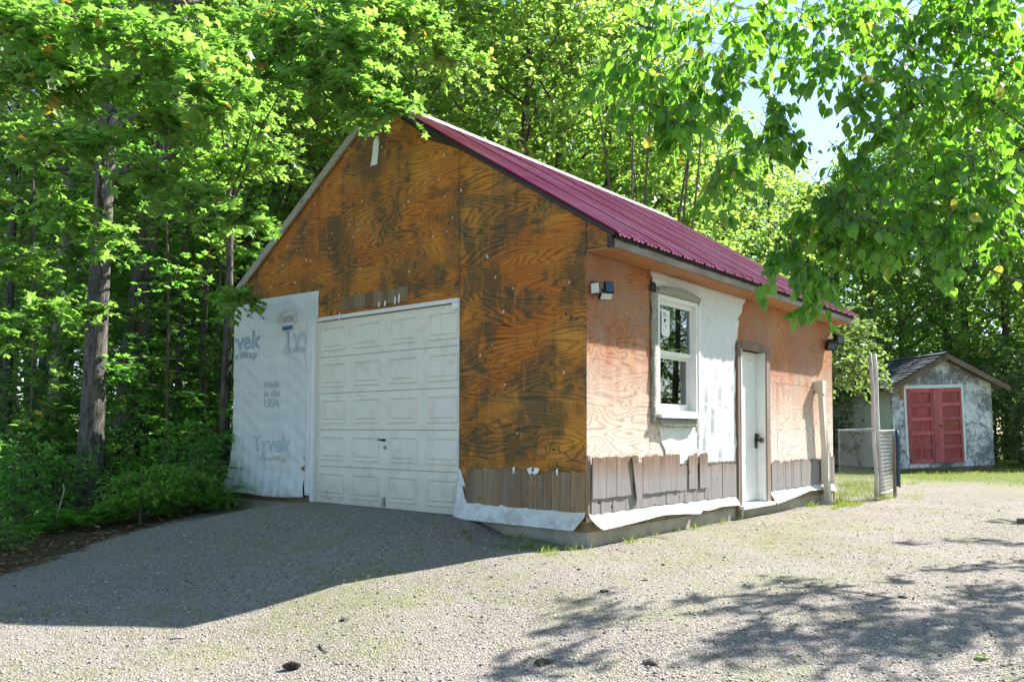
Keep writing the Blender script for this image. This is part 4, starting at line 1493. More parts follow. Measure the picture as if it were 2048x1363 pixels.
def clone(t, loc, rz, sc, label=None, group=None):
    c = t.copy()
    COL.objects.link(c)
    c.location = loc
    c.rotation_euler = (0, 0, rz)
    c.scale = (sc, sc, sc)
    if label:
        c['label'] = label
    if group:
        c['group'] = group
    for ch in t.children:
        d = ch.copy()
        COL.objects.link(d)
        d.parent = c
    return c


def crown_shape(n, z0, z1, rmax, R0, R1, power=.7, inner=.5):
    out = []
    for i in range(n):
        z = z0 + (z1 - z0) * ((i + random.random()) / n)
        t = (z - z0 + .4) / (z1 - z0 + .8)
        r = rmax * math.sin(math.pi * min(1, t * .86 + .12)) ** power
        a = i * 2.39996 + random.uniform(-.4, .4)
        q_ = r * (inner + (1 - inner) * math.sqrt(random.random()))
        out.append(((q_ * math.cos(a), q_ * math.sin(a), z), random.uniform(R0, R1)))
    return out


# ------------------------------------------------------------------ trees behind the garage and around the shed
FAR = 'leafy trees behind the garage roof'
FARL = 'tall leafy tree in the sunlit wood behind the garage roof'
protos = []
for k in range(4):
    cl = crown_shape(54, 1.6, 11.8, 3.1, .8, 1.2)
    protos.append((cl, k))
placed = []


def far_spec(leaf):
    return dict(n_spray=15, n_leaf=17, length=.75, leaf=leaf, droop=.22, flat=.6, tilt=.5, twig=.006)


first = []
rowA = [(560, 17.5, 12.5), (690, 18.5, 13.0), (800, 17.5, 12.2), (900, 19.0, 13.5), (1010, 18.0, 12.6), (1110, 19.5, 13.5), (1215, 19.0, 12.0), (1330, 20, 9.6), (1440, 20.5, 9.2)]
rowB = [(480, 22, 14), (610, 24, 14.5), (740, 26, 15), (860, 25, 14.5), (960, 27, 15), (1070, 26, 14.5), (1170, 27.5, 15), (1270, 27, 13), (1370, 28, 11.5), (1470, 27, 10.2)]
rowC = [(1545, 26, 9.8), (1610, 28, 9.6), (1665, 27, 9.6), (1735, 26, 10.2), (1800, 28, 12.0), (1880, 27, 12.2), (1960, 28, 13), (2040, 26.5, 12.5), (2130, 27, 12.5), (2230, 27, 12)]
rowD = [(420, 33, 15), (700, 38, 16), (980, 40, 17), (1230, 40, 16), (1340, 40, 15), (1450, 40, 13.5), (1560, 40, 13), (1640, 40, 13.2), (1720, 38, 13.5), (1820, 38, 15), (1930, 38, 16), (2050, 38, 16), (2180, 38, 16)]
cnt = 0
for row_ in (rowA, rowB, rowC, rowD):
    for (px, dep, hh) in row_:
        px0 = px
        px += random.uniform(-22, 22)
        x, y, z = base(px, dep)
        right = px > 1480
        grp = 'leafy trees behind the shed and yard' if right else FAR
        lab = 'leafy tree of the wood beyond the shed and the yard' if right else FARL
        if row_ is rowA:
            lab = 'leafy tree of the first row ' + ['left of the gable, level with the rake board', 'behind the left slope of the roof', 'right behind the gable peak', 'just right of the gable peak', 'above the front third of the ridge', 'above the middle of the ridge', 'above the far third of the ridge', 'by the far end of the ridge', 'beyond the far rake of the roof'][rowA.index((px0, dep, hh))]
        elif not right and px0 < 800:
            lab = 'tree further back in the wood above the left half of the gable'
        elif right:
            lab = 'tree showing between the roof end and the hanging branches' if px0 < 1700 else ('tree standing behind the shed roof' if px0 < 1920 else 'leafy tree of the wood beyond the shed and the yard')
        if cnt < len(protos):
            cl, k = protos[cnt]
            t = grow('deciduous_tree', lab, 'tree', (x, y, z), 12.0, .17, cl, far_spec(.155), 'leaf_far' if k != 2 else 'leaf_maple', 'bark_thin', lean=(random.uniform(-.5, .5), random.uniform(-.5, .5)), group=grp, limbs=22, sides=8)
            t.scale = (hh / 12,) * 3
            first.append(t)
        else:
            clone(first[cnt % len(first)], (x, y, z), random.uniform(0, 6.28), hh / 12.0, lab, grp)
        cnt += 1

# the wood carries on to the right of the yard (it is what the window reflects)
for (x, y, hh) in ((10, 20, 10), (13.5, 22, 11), (8.5, 26, 11), (16, 18, 11), (19, 13, 11), (12, 29, 12), (21, 7, 11), (17, 24, 12), (22, 0, 11), (23, -8, 11)):
    clone(first[cnt % len(first)], (x, y, float(gz(x, y))), random.uniform(0, 6.28), hh / 12.0, 'leafy tree of the wood beyond the shed and the yard', 'leafy trees behind the shed and yard')
    cnt += 1

# a clump of bare thin stems showing over the roof
x, y, z = base(1290, 16.2)
cl = [((random.uniform(-1.3, 1.3), random.uniform(-1.2, 1.2), random.uniform(7.3, 9.6)), random.uniform(.5, .8)) for _ in range(16)]
cl += [((random.uniform(-1.6, 1.6), random.uniform(-1.2, 1.2), random.uniform(2.0, 4.6)), random.uniform(.5, .8)) for _ in range(10)]
grow('multi_stem_tree', 'thin many stemmed tree with bare dark stems above the middle of the roof', 'tree', (x, y, z), 9.0, .055, cl,
     dict(n_spray=9, n_leaf=15, length=.6, leaf=.11, droop=.2), 'leaf_far', 'bark_thin', limbs=14, extra_stems=6, wig=.03, sides=7)

# bushes
BUSH = 'low leafy bushes of the undergrowth'
cl = crown_shape(26, .35, 3.0, 1.35, .45, .65, .5, .3)
bush0 = None
x, y, z = base(1612, 14.0)
t = grow('bush', 'large grey green bush overhanging the side of the shed', 'bush', (x, y, z), 3.1, .045, [((c[0] * .85, c[1] * .85, c[2] * .50 + 1.65), R) for c, R in cl], dict(n_spray=17, n_leaf=20, length=.42, leaf=.085, droop=.3, tilt=.6), 'leaf_grey', 'bark_thin', limbs=12, extra_stems=3, sides=7)
bush_p = []
blist = [(2120, 21, 1.0), (2040, 21.5, .9), (2075, 24, 1.2), (1650, 21.5, 1.25), (1990, 25, 1.2), (1560, 22, 1.3), (2190, 22, 1.1)]
for i, (px, dep, sc) in enumerate(blist):
    x, y, z = base(px, dep)
    lab = 'round leafy bush growing at the edge of the lawn by the shed'
    if not bush_p:
        t = grow('bush', lab, 'bush', (x, y, z), 2.6, .04, cl, dict(n_spray=16, n_leaf=18, length=.42, leaf=.085, droop=.25, tilt=.6), 'leaf_grey', 'bark_thin', group='bushes along the lawn edge', limbs=10, extra_stems=3, sides=7)
        t.scale = (sc,) * 3
        bush_p.append(t)
    else:
        clone(bush_p[0], (x, y, z), random.uniform(0, 6), sc, lab, 'bushes along the lawn edge')

# ------------------------------------------------------------------ woods on the left: named trunks
LT = 'large tree trunks in the shady wood left of the garage'


def big_tree(label, px, dep, h, r0, bark, crown_z0=5.0, lean_px=0, leafmat='leaf_maple', rmax=3.0, n=46, leaf=.115):
    x, y, z = base(px, dep)
    ln = R_ * (lean_px * dep / FPX)
    cl_ = crown_shape(n, crown_z0, h - .3, rmax, .7, 1.05)
    cl_ = [((c[0] + ln[0] * c[2] / h, c[1] + ln[1] * c[2] / h, c[2]), R) for c, R in cl_]
    return grow('broadleaf_tree', label, 'tree', (x, y, z), h, r0, cl_, dict(n_spray=11, n_leaf=14, length=.62, leaf=leaf, droop=.2, flat=.5, tilt=.4, twig=.005),
                leafmat, bark, lean=(ln[0], ln[1]), group=LT, limbs=20, tpl='maple')


big_tree('thick dark furrowed trunk nearest the gravel on the left, lit along its right edge', 180, 10.2, 14, .150, 'bark', 4.6, 40)
big_tree('pale slender trunk left of the thickest trunk', 104, 13.5, 13, .13, 'bark_pale', 4.5, 30)
big_tree('dark trunk leaning right, behind the thickest trunk', 238, 12.2, 14, .20, 'bark', 5.0, 190)
big_tree('broad grey trunk whose upper part shows at the far left', 92, 16.5, 17, .26, 'bark', 6.5, 40)
big_tree('thin dark trunk midway between the thick trunk and the garage', 352, 13.2, 12, .060, 'bark', 5.0, 20, n=30, rmax=2.3)
big_tree('thin dark trunk a little left of the garage corner', 402, 14.2, 12, .060, 'bark', 5.0, -8, n=30, rmax=2.3)
big_tree('narrow dark trunk standing at the edge of the picture, far left', 12, 12.5, 12, .07, 'bark', 4.6, 20, n=30, rmax=2.3)
# further back: copies
TB = 'trees deep in the shady wood'
bt = big_tree('tree standing deep in the shady wood left of the garage', 300, 19, 15, .15, 'bark', 4.2, 30, 'leaf_far', n=50, leaf=.13)
bt['group'] = TB
bt2 = big_tree('tree standing deep in the shady wood left of the garage', 60, 21, 16, .17, 'bark', 4.5, -20, 'leaf_far', n=50, leaf=.13)
bt2['group'] = TB
for (px, dep) in ((-70, 17), (-10, 23), (135, 20), (205, 24), (255, 29), (330, 25), (390, 21), (440, 26), (480, 19.5), (-100, 27), (20, 31), (110, 28), (180, 33), (300, 35), (400, 33), (470, 36), (520, 24), (-60, 36), (60, 40), (240, 41), (350, 43)):
    x, y, z = base(px + random.uniform(-10, 10), dep)
    clone(bt if random.random() < .5 else bt2, (x, y, z), random.uniform(0, 6.28), random.uniform(.85, 1.2), 'tree standing deep in the shady wood left of the garage', TB)

# maple beside the garage whose bough hangs over the gable, and the near maple with bright leaves
def px_clusters(lst, loc):
    out = []
    for (px, py, rp, dep) in lst:
        p = W(px, py, dep)
        out.append((tuple(p - np.array(loc)), rp * dep / FPX))
    return out


loc = base(446, 11.2)
bough = [(560, 60, 95, 8.2), (640, 50, 95, 8.0), (720, 90, 85, 7.8), (690, 170, 60, 7.8), (750, 200, 48, 7.8), (790, 215, 30, 7.7), (640, 165, 60, 8.1), (570, 140, 70, 8.4), (500, 90, 80, 8.8), (840, 60, 75, 8.6), (760, 20, 80, 8.2), (900, 110, 60, 9.0),
         (500, 200, 70, 9.5), (420, 60, 80, 9.6), (520, 300, 60, 10.2), (440, 330, 60, 10.4), (470, 600, 26, 9.6), (482, 590, 20, 9.2), (400, 250, 60, 10.5)]
grow('maple_tree', 'maple at the left garage corner whose bright bough hangs over the gable peak', 'tree', loc, 7.5, .075,
     px_clusters(bough, loc), dict(n_spray=lambda R: int(10 + 62 * R * R * 2.2), n_leaf=16, length=.45, leaf=.105, droop=.22, flat=.4, tilt=.35, squash=.6, twig=.004), 'leaf_maple', 'bark', tpl='maple', limb_ids=[0, 1, 8, 9, 13, 14], limb_r=.4, wig=.03, att=.25)
loc = base(-190, 7.4)
near = [(110, 60, 90, 6.6), (230, 60, 90, 6.4), (330, 110, 85, 6.4), (410, 165, 60, 6.4), (400, 90, 70, 6.8), (260, 170, 80, 6.8), (150, 170, 80, 6.6), (50, 150, 80, 6.4), (440, 210, 40, 6.4), (20, 40, 80, 6.2),
        (330, 250, 55, 7.2), (200, 290, 60, 7.4), (90, 280, 60, 7.0), (300, 350, 60, 7.4), (390, 400, 55, 7.2), (455, 425, 42, 7.0), (485, 440, 26, 7.0), (120, 410, 60, 7.6), (200, 470, 50, 7.8), (60, 520, 55, 7.8), (110, 620, 45, 8.2), (20, 660, 50, 8.0), (190, 620, 24, 8.4)]
grow('maple_tree', 'near maple reaching in from beyond the left edge with large bright leaves', 'tree', loc, 7.0, .10,
     px_clusters(near, loc), dict(n_spray=lambda R: int(8 + 60 * R * R * 2.6), n_leaf=15, length=.40, leaf=.105, droop=.2, flat=.35, tilt=.35, squash=.55, twig=.004), 'leaf_maple', 'bark', tpl='maple', limb_ids=[0, 6, 12, 15], limb_r=.16, wig=.03, att=.2)

# young maples and undergrowth
YM = 'young maples under the big trees'
YL = 'young maple with layered leaves in the shady undergrowth left of the garage'
ym = []
for k in range(3):
    cl = crown_shape(26, .9, 5.2, 1.5, .35, .6, .4, .2)
    px, dep = ((330, 11.5), (60, 11.0), (270, 14.5))[k]
    ym.append(grow('young_maple', YL, 'tree', base(px, dep), 5.0, .028, cl, dict(n_spray=10, n_leaf=13, length=.45, leaf=.10, droop=.12, flat=.25, tilt=.28, squash=.45, twig=.004), ('leaf_dark', 'leaf_maple', 'leaf_dark')[k], 'bark_thin', group=YM, tpl='maple', limbs=16, sides=7, att=.15))
for (px, dep, sc) in ((410, 12.5, 1.0), (440, 15, 1.2), (380, 16.5, 1.3), (120, 15, 1.2), (20, 13.4, 1.1), (-40, 11, 1.0), (200, 16, 1.2), (320, 17.5, 1.3), (470, 18, 1.3), (60, 17.5, 1.3), (-30, 15.5, 1.2), (250, 18.5, 1.4), (430, 20, 1.4), (160, 20, 1.4), (360, 20, 1.4), (300, 12.6, .8), (445, 12.8, .9)):
    x, y, z = base(px + random.uniform(-12, 12), dep)
    clone(ym[random.randrange(3)], (x, y, z), random.uniform(0, 6.28), sc, YL, YM)

SL_ = 'low green shrub in the undergrowth at the foot of the wood'
cl = crown_shape(18, .15, 1.15, .65, .22, .34, .4, .2)
sh = None
for (px, dep, sc) in ((120, 9.6, .8), (40, 9.2, .8), (230, 11.0, 1.0), (340, 10.6, .9), (390, 10.4, .8), (430, 11.2, 1.0), (170, 11.4, .9), (80, 11.6, 1.0), (0, 11, 1.0), (290, 12.2, 1.2), (370, 12.4, 1.1), (440, 12.6, 1.1), (140, 13.2, 1.2), (30, 13, 1.2), (220, 13.6, 1.2), (310, 14.2, 1.3), (400, 14.4, 1.3), (460, 14.6, 1.2), (-40, 9.6, .9), (-30, 12.4, 1.1), (90, 15, 1.4), (260, 16, 1.4), (350, 16.2, 1.5), (450, 16.6, 1.5), (170, 16.4, 1.5)):
    x, y, z = base(px + random.uniform(-10, 10), dep)
    if sh is None:
        sh = grow('shrub', SL_, 'shrub', (x, y, z), 1.0, .014, cl, dict(n_spray=9, n_leaf=13, length=.26, leaf=.062, droop=.15, flat=.4, tilt=.4, squash=.6, twig=.003), 'leaf_dark', 'bark_thin', group='shrubs of the undergrowth', limbs=10, extra_stems=3, sides=6)
        sh.scale = (sc,) * 3
    else:
        clone(sh, (x, y, z), random.uniform(0, 6.28), sc, SL_, 'shrubs of the undergrowth')

# saplings in front of the wood, at the rim of the gravel
def sapling(label, px, py, dep, spread, hh, leaf, n, mat='leaf_young', tpl='long'):
    x, y, z = base(px, dep)
    cl_ = []
    for i in range(n):
        a = random.uniform(0, 6.28)
        q_ = spread * math.sqrt(random.random())
        cl_.append(((q_ * math.cos(a), q_ * math.sin(a), hh * random.uniform(.22, 1.0)), random.uniform(.12, .2)))
    return grow('sapling', label, 'sapling', (x, y, z), hh, .012, cl_, dict(n_spray=9, n_leaf=20, length=.30, leaf=leaf, droop=.10, flat=.2, tilt=.2, squash=.45, twig=.0025), mat, 'bark_thin', tpl=tpl, limbs=n, sides=6, att=.2)


sapling('bright feathery sapling spreading at the gravel edge below the thickest trunk', 285, 1000, 9.1, .50, .60, .075, 20)
sapling('feathery sapling between the bright sapling and the garage corner', 385, 980, 9.9, .45, .62, .070, 16)
sapling('low leafy sapling hugging the foundation at the left garage corner', 432, 1000, 10.0, .28, .5, .055, 9)
sapling('small light green sapling low at the left edge of the gravel', 5, 1090, 7.9, .20, .30, .05, 6)

# ferns at the foot of the big trunk
fern_l = 'arching fern at the foot of the shady wood'
fm = None
for (px, dep, sc) in ((180, 9.0, 1), (120, 9.0, .8), (235, 9.4, .9), (60, 8.6, .8), (330, 9.5, .8), (420, 10.0, .9)):
    loc = base(px, dep)
    if fm is None:
        fm = thing('fern', fern_l, 'fern', loc, group='ferns under the trees')
        c_ = Crown('long')
        for k in range(9):
            a = k * .7 + random.uniform(-.2, .2)
            n_ = 44
            t = np.linspace(.12, 1, n_)
            L = random.uniform(.38, .55)
            d2 = np.array([math.cos(a), math.sin(a), 0])
            sd = np.array([-math.sin(a), math.cos(a), 0])
            p = d2 * (L * t)[:, None] + np.array([0, 0, 1]) * (.42 * np.sin(t * 2.2))[:, None] * L
            for s_ in (1, -1):
                c_.P.append(p)
                c_.D.append(sd * s_ + d2 * .35 + rng.normal(size=(n_, 3)) * .05)
                c_.N.append(np.array([0, 0, 1.0]) + rng.normal(size=(n_, 3)) * .15 - d2 * (.4 * t - .3)[:, None])
                c_.S.append(.11 * np.sin(np.clip(t * 1.1, 0, 1) * 2.6 + .35))
        c_.build('frond', 'leaf_young', 'bark_thin', fm)
        fm.scale = (sc,) * 3
    else:
        clone(fm, loc, random.uniform(0, 6), sc, fern_l, 'ferns under the trees')

# fallen wood
def stick(label, pts, r, mat='stick', name='dead_branch', group=None, sides=7):
    p0 = np.array(pts[0])
    t = MB().tube([np.array(p) - p0 for p in pts], [r * (1 - .6 * i / (len(pts) - 1)) for i in range(len(pts))], sides, wob=.2).build(name, mat, smooth=True, fix=False)
    t.location = p0
    return tag(t, label, 'stick', group)


def gp(px, dep, dz=.02):
    x, y, z = base(px, dep)
    return np.array([x, y, z + dz])


stick('pale fallen branch lying at the foot of the thickest trunk', [gp(108, 9.1, .04), gp(130, 9.1, .07), gp(160, 9.1, .07), gp(190, 9.0, .05), gp(204, 8.95, .02)], .018)
stick('bare pale stick standing upright beside the fallen branch', [gp(116, 9.2, -.02), gp(119, 9.2, .18), gp(127, 9.2, .33), gp(132, 9.2, .45), gp(128, 9.2, .52)], .012)
stick('thin bare twig leaning near the left edge of the wood', [gp(48, 9.2, 0), gp(45, 9.2, .18), gp(56, 9.2, .10)], .006)

# ------------------------------------------------------------------ the tree in front, on the right
loc = (4.75, 2.0, float(gz(4.75, 2.0)))
fg = [(1225, 150, 50), (1270, 170, 55), (1300, 60, 80), (1300, 150, 60), (1310, 210, 45), (1380, 80, 80), (1390, 180, 60), (1375, 255, 34), (1330, 250, 24), (1450, 50, 75), (1480, 130, 55), (1555, 225, 38), (1548, 275, 38), (1575, 262, 26),
      (1505, 300, 34), (1468, 335, 28), (1440, 365, 24), (1455, 200, 22), (1560, 90, 70), (1540, 30, 60), (1630, 50, 70), (1655, 130, 60), (1720, 60, 80), (1780, 150, 85), (1800, 30, 80), (1900, 60, 95), (2010, 60, 80),
      (1850, 220, 100), (1765, 265, 60), (1965, 190, 100), (1700, 350, 55), (1690, 420, 60), (1830, 330, 100), (1950, 340, 110), (1750, 430, 80), (1880, 450, 100), (2000, 460, 90), (1665, 480, 42), (1655, 555, 34), (1625, 615, 20),
      (1640, 650, 14), (1590, 560, 30), (1555, 590, 26), (1610, 500, 24), (1800, 515, 60), (1890, 530, 55), (2010, 545, 55), (1720, 530, 50), (1690, 590, 26), (1740, 600, 18), (2045, 300, 90), (2060, 150, 90), (1690, 30, 60), (1950, 10, 80), (1730, 200, 36)]
cl = []
for (px, py, rp) in fg:
    if py > 430:
        py -= 60
    if 1640 < px < 1760 and py > 500:
        continue
    dep = random.uniform(4.2, 5.4 - 1.0 * min(1, max(0, (py - 150) / 300))) if px > 1500 else random.uniform(3.9, 4.6)
    p = W(px, py, dep)
    cl.append((tuple(p - np.array(loc)), rp * dep / FPX))
    if px > 1720 and py < 200 and rp > 40:
        p = W(px + random.uniform(-50, 50), py + random.uniform(-40, 40), dep + random.uniform(.2, .7))
        cl.append((tuple(p - np.array(loc)), rp * dep / FPX))
# the rest of the crown, beyond the right edge: it shades the lower right of the gravel
shade = [(1120, 1245, .16), (1085, 1290, .22), (1150, 1275, .16), (1060, 1335, .28), (1010, 1350, .2), (1340, 1255, .14), (1390, 1275, .16), (1470, 1250, .20), (1520, 1225, .16), (1540, 1265, .26), (1600, 1240, .26), (1440, 1320, .26), (1530, 1330, .40), (1640, 1290, .40),
         (1660, 1345, .45), (1760, 1325, .40), (1840, 1345, .40), (1900, 1250, .32), (1960, 1300, .50), (2020, 1260, .42), (2040, 1340, .40), (1760, 1225, .14), (1860, 1195, .24), (1960, 1190, .28), (2030, 1180, .3),
         (1900, 1125, .22), (1990, 1130, .30), (1780, 1130, .18), (2040, 1080, .3), (1960, 1078, .2), (1420, 1350, .25)]
for (px, py, R) in shade:
    d_ = F_ + R_ * (px - 1024) / FPX - U_ * (py - CYP) / FPX
    t_ = (-.18 - CAM[2]) / d_[2]
    p = CAM + d_ * t_
    hgt = random.uniform(3.6, 4.8)
    p = p + SUN * (hgt / SUN[2])
    cl.append((tuple(p - np.array(loc)), R * .74))
grow('linden_tree', 'tree beyond the right edge whose hanging leafy branches fill the upper right', 'tree', loc, 6.6, .16, cl,
     dict(n_spray=lambda R: int(5 + 215 * R * R), n_leaf=11, length=.30, leaf=.072, droop=.42, hang=.95, flat=.5, tilt=.6, squash=.9, twig=.0022), 'leaf_birch', 'bark', tpl='drip', limb_ids=[27, 33, 36] + [k for k in range(len(fg), len(cl)) if (np.array(cl[k][0]) + np.array(loc) - CAM) @ R_ > 1.02 * 1024 / FPX * ((np.array(cl[k][0]) + np.array(loc) - CAM) @ F_)][:10], limb_r=.075, wig=.03, att=.15)

# ------------------------------------------------------------------ ground cover
def on_ground(px, py, z0=0.0):
    d_ = F_ + R_ * (px - 1024) / FPX - U_ * (py - CYP) / FPX
    z = z0
    for _ in range(12):
        t_ = (z - CAM[2]) / d_[2]
        p = CAM + d_ * t_
        z = float(gz(p[0], p[1]))
    return np.array([p[0], p[1], z])


def free(x, y, mgn=.0):
    return ~((x > -GW - mgn) & (x < mgn) & (y > -mgn) & (y < GD + mgn))


# loose stones
n = 26000
dd = 2.3 + 9.5 * rng.random(n) ** 1.7
rr = rng.uniform(-.72, .72, n)
px_ = CAM[0] + dd * (F_[0] + R_[0] * rr)
py_ = CAM[1] + dd * (F_[1] + R_[1] * rr)
ok = free(px_, py_, .03) & (px_ > -5.5 - .60 * np.clip(py_ + .2, -9, 0))
px_, py_ = px_[ok], py_[ok]
n = len(px_)
sz = .0042 + .0085 * rng.random(n) ** 3.2
octa = np.array([(1, 0, 0), (0, 1, 0), (-1, 0, 0), (0, -1, 0), (0, 0, .75), (0, 0, -.6)], float)
ang = rng.uniform(0, 6.28, n)
jit = rng.uniform(.65, 1.3, (n, 6, 1))
ov_ = octa[None] * jit
ca, sa_ = np.cos(ang)[:, None], np.sin(ang)[:, None]
vx = ov_[..., 0] * ca - ov_[..., 1] * sa_
vy = ov_[..., 0] * sa_ + ov_[..., 1] * ca
V = np.stack([vx, vy, ov_[..., 2] * .8], -1) * sz[:, None, None]
V += np.stack([px_, py_, gz(px_, py_) + sz * .25], -1)[:, None]
tf = np.array([[0, 1, 4], [1, 2, 4], [2, 3, 4], [3, 0, 4], [1, 0, 5], [2, 1, 5], [3, 2, 5], [0, 3, 5]])
me = np_mesh('gravel', V.reshape(-1, 3), [((tf[None] + (np.arange(n) * 6)[:, None, None]).reshape(-1, 3), 0)])
link('gravel', me, 'pebble', kind='stuff')


def tufts(name, spots, mat='grass', tpl='blade'):
    """spots: list of (x, y, radius, blades, height)"""
    P, D, N, S = [], [], [], []
    for (x, y, r, nb, hh) in spots:
        a = rng.uniform(0, 6.28, nb)
        q_ = r * np.sqrt(rng.random(nb))
        xx_, yy_ = x + q_ * np.cos(a), y + q_ * np.sin(a)
        k = free(xx_, yy_, -.005)
        xx_, yy_ = xx_[k], yy_[k]
        m_ = len(xx_)
        P.append(np.stack([xx_, yy_, gz(xx_, yy_) - .003], -1))
        d_ = rng.normal(size=(m_, 3)) * .5
        d_[:, 2] = rng.uniform(.5, 1.3, m_)
        D.append(d_)
        N.append(rng.normal(size=(m_, 3)))
        S.append(hh * rng.uniform(.4, 1.15, m_))
    V, polys = leaf_geo(np.concatenate(P), np.concatenate(D), np.concatenate(N), np.concatenate(S), tpl)
    me = np_mesh(name, V, [(p, 0) for p in polys])
    return link(name, me, mat, kind='stuff')


spots = []
# weeds scattered over the gravel in loose drifts
for (px, py, sp, k) in ((100, 1270, .8, 40), (350, 1250, .8, 36), (600, 1200, .9, 50), (760, 1230, .8, 60), (860, 1180, .7, 40), (1000, 1150, .7, 40), (200, 1330, .6, 25), (450, 1330, .6, 20), (900, 1290, .6, 20), (1230, 1110, .6, 30),
                        (1400, 1070, .9, 80), (1480, 1050, .8, 60), (1300, 1090, .6, 40), (1600, 1040, 1.0, 50), (1750, 1110, 1.0, 40), (1800, 1030, 1.4, 70), (1900, 1000, 1.6, 80), (2000, 1030, 1.4, 60), (1640, 1100, .8, 30), (2030, 1100, .8, 30), (1060, 1110, .4, 30)):
    c_ = on_ground(px, py)
    for _ in range(int(k * 1.5)):
        a = random.uniform(0, 6.28)
        q_ = sp * math.sqrt(random.random())
        spots.append((c_[0] + q_ * math.cos(a) - .35 * q_ * math.sin(a), c_[1] + q_ * math.sin(a), random.uniform(.02, .09), random.randint(6, 26), random.uniform(.012, .032)))
tufts('weeds', spots)
spots = []
# taller grass by the walls, in the lawn round the shed
for k in range(26):
    spots.append((random.uniform(-1.1, .05), random.uniform(-.5, -.06), random.uniform(.03, .09), 26, random.uniform(.04, .09)))
for k in range(14):
    spots.append((random.uniform(.03, .12), random.uniform(.5, 5.0), random.uniform(.02, .06), 14, random.uniform(.04, .10)))
for k in range(20):
    spots.append((random.uniform(.04, .5), random.uniform(5.0, 6.2), random.uniform(.05, .1), 34, random.uniform(.06, .13)))
for k in range(26):
    spots.append((random.uniform(-5.7, -3.9), random.uniform(-.32, -.02), random.uniform(.03, .09), 22, random.uniform(.03, .08)))
for (px, py) in ((30, 1232), (95, 1225), (380, 1222), (415, 1232), (330, 1225), (640, 1165), (720, 1158), (905, 1125), (990, 1110), (1045, 1100)):
    c_ = on_ground(px, py)
    spots.append((c_[0], c_[1], .07, 26, .055))
for k in range(420):
    d_ = random.uniform(14, 30)
    r_ = random.uniform(.36, .80)
    p = CAM + d_ * (F_ + R_ * r_)
    spots.append((p[0], p[1], random.uniform(.25, .5), 42, random.uniform(.05, .11)))
for k in range(40):
    d_ = random.uniform(11.8, 15)
    r_ = random.uniform(.36, .50)
    p = CAM + d_ * (F_ + R_ * r_)
    spots.append((p[0], p[1], random.uniform(.15, .3), 60, random.uniform(.06, .14)))
tufts('grass', spots)
# dry litter on the forest floor
n = 6500
dd = 6.2 + 14 * rng.random(n) ** 1.4
rr = rng.uniform(-.78, -.30, n)
x_ = CAM[0] + dd * (F_[0] + R_[0] * rr)
y_ = CAM[1] + dd * (F_[1] + R_[1] * rr)
k = free(x_, y_, .02) & (x_ < -5.45 - .60 * np.clip(y_ + .2, -9, 0))
x_, y_ = x_[k], y_[k]
n = len(x_)
dv = rng.normal(size=(n, 3)) * np.array([1, 1, .2])
V, polys = leaf_geo(np.stack([x_, y_, gz(x_, y_) + .012], -1), dv, np.array([0, 0, 1.0]) + rng.normal(size=(n, 3)) * .3, rng.uniform(.03, .075, n), 'ovate')
link('leaf_litter', np_mesh('leaf_litter', V, [(p, 0) for p in polys]), 'dry', kind='stuff')
# low green seedlings covering the forest floor
n = 9000
dd = 8.2 + 14 * rng.random(n) ** 1.3
rr = rng.uniform(-.78, -.32, n)
x_ = CAM[0] + dd * (F_[0] + R_[0] * rr)
y_ = CAM[1] + dd * (F_[1] + R_[1] * rr)
k = free(x_, y_, .02) & (x_ < -6.3 - .35 * np.clip(y_ + .2, -9, 0)) & (np.sin(x_ * 3.1) + np.sin(y_ * 2.7 + x_) + rng.normal(size=n) * .7 > .1)
x_, y_ = x_[k], y_[k]
n = len(x_)
V, polys = leaf_geo(np.stack([x_, y_, gz(x_, y_) + rng.uniform(.02, .22, n)], -1), rng.normal(size=(n, 3)) * np.array([1, 1, .3]), np.array([0, 0, 1.0]) + rng.normal(size=(n, 3)) * .35, rng.uniform(.04, .085, n), 'ovate')
link('ground_cover', np_mesh('ground_cover', V, [(p, 0) for p in polys]), 'leaf_dark', kind='stuff')


# dark crumbs of bark and soil scattered over the gravel
n = 520
dd = 2.4 + 9 * rng.random(n) ** 1.3
rr = rng.uniform(-.68, .68, n)
x_ = CAM[0] + dd * (F_[0] + R_[0] * rr)
y_ = CAM[1] + dd * (F_[1] + R_[1] * rr)
k = free(x_, y_, .02)
x_, y_ = x_[k], y_[k]
n = len(x_)
V, polys = leaf_geo(np.stack([x_, y_, gz(x_, y_) + .010], -1), rng.normal(size=(n, 3)) * np.array([1, 1, .15]), np.array([0, 0, 1.0]) + rng.normal(size=(n, 3)) * .5, .010 + .030 * rng.random(n) ** 2.5, 'ovate')
link('bark_debris', np_mesh('bark_debris', V, [(p, 0) for p in polys]), 'bark', kind='stuff')

# small things lying on the gravel
def cone(px, py, r, label, mat='bark'):
    p = on_ground(px, py)
    m_ = MB()
    for j in range(9):
        t = j / 8
        rr_ = r * (.12 + .95 * math.sin(math.pi * (.08 + .86 * t)) ** .8)
        for i in range(9):
            a = i * .698 + j * .349
            d2 = np.array([0, math.cos(a), math.sin(a)])
            w2 = np.array([0, -math.sin(a), math.cos(a)]) * r * .32
            c0 = np.array([(t - .5) * r * 3.0, 0, r * .75])
            e_ = c0 + d2 * rr_ + np.array([r * .35, 0, 0])
            m_.add([c0 + d2 * rr_ * .3 - w2, c0 + d2 * rr_ * .3 + w2, e_ + w2 * .8, e_ - w2 * .8, c0 + d2 * rr_ * .25 + np.array([r * .5, 0, 0])], [(0, 1, 2, 3), (0, 3, 4), (3, 2, 4), (2, 1, 4)])
    o_ = m_.build('pine_cone', mat, fix=False)
    o_.location = p
    o_.rotation_euler = (0, 0, .9)
    tag(o_, label, 'pine cone')


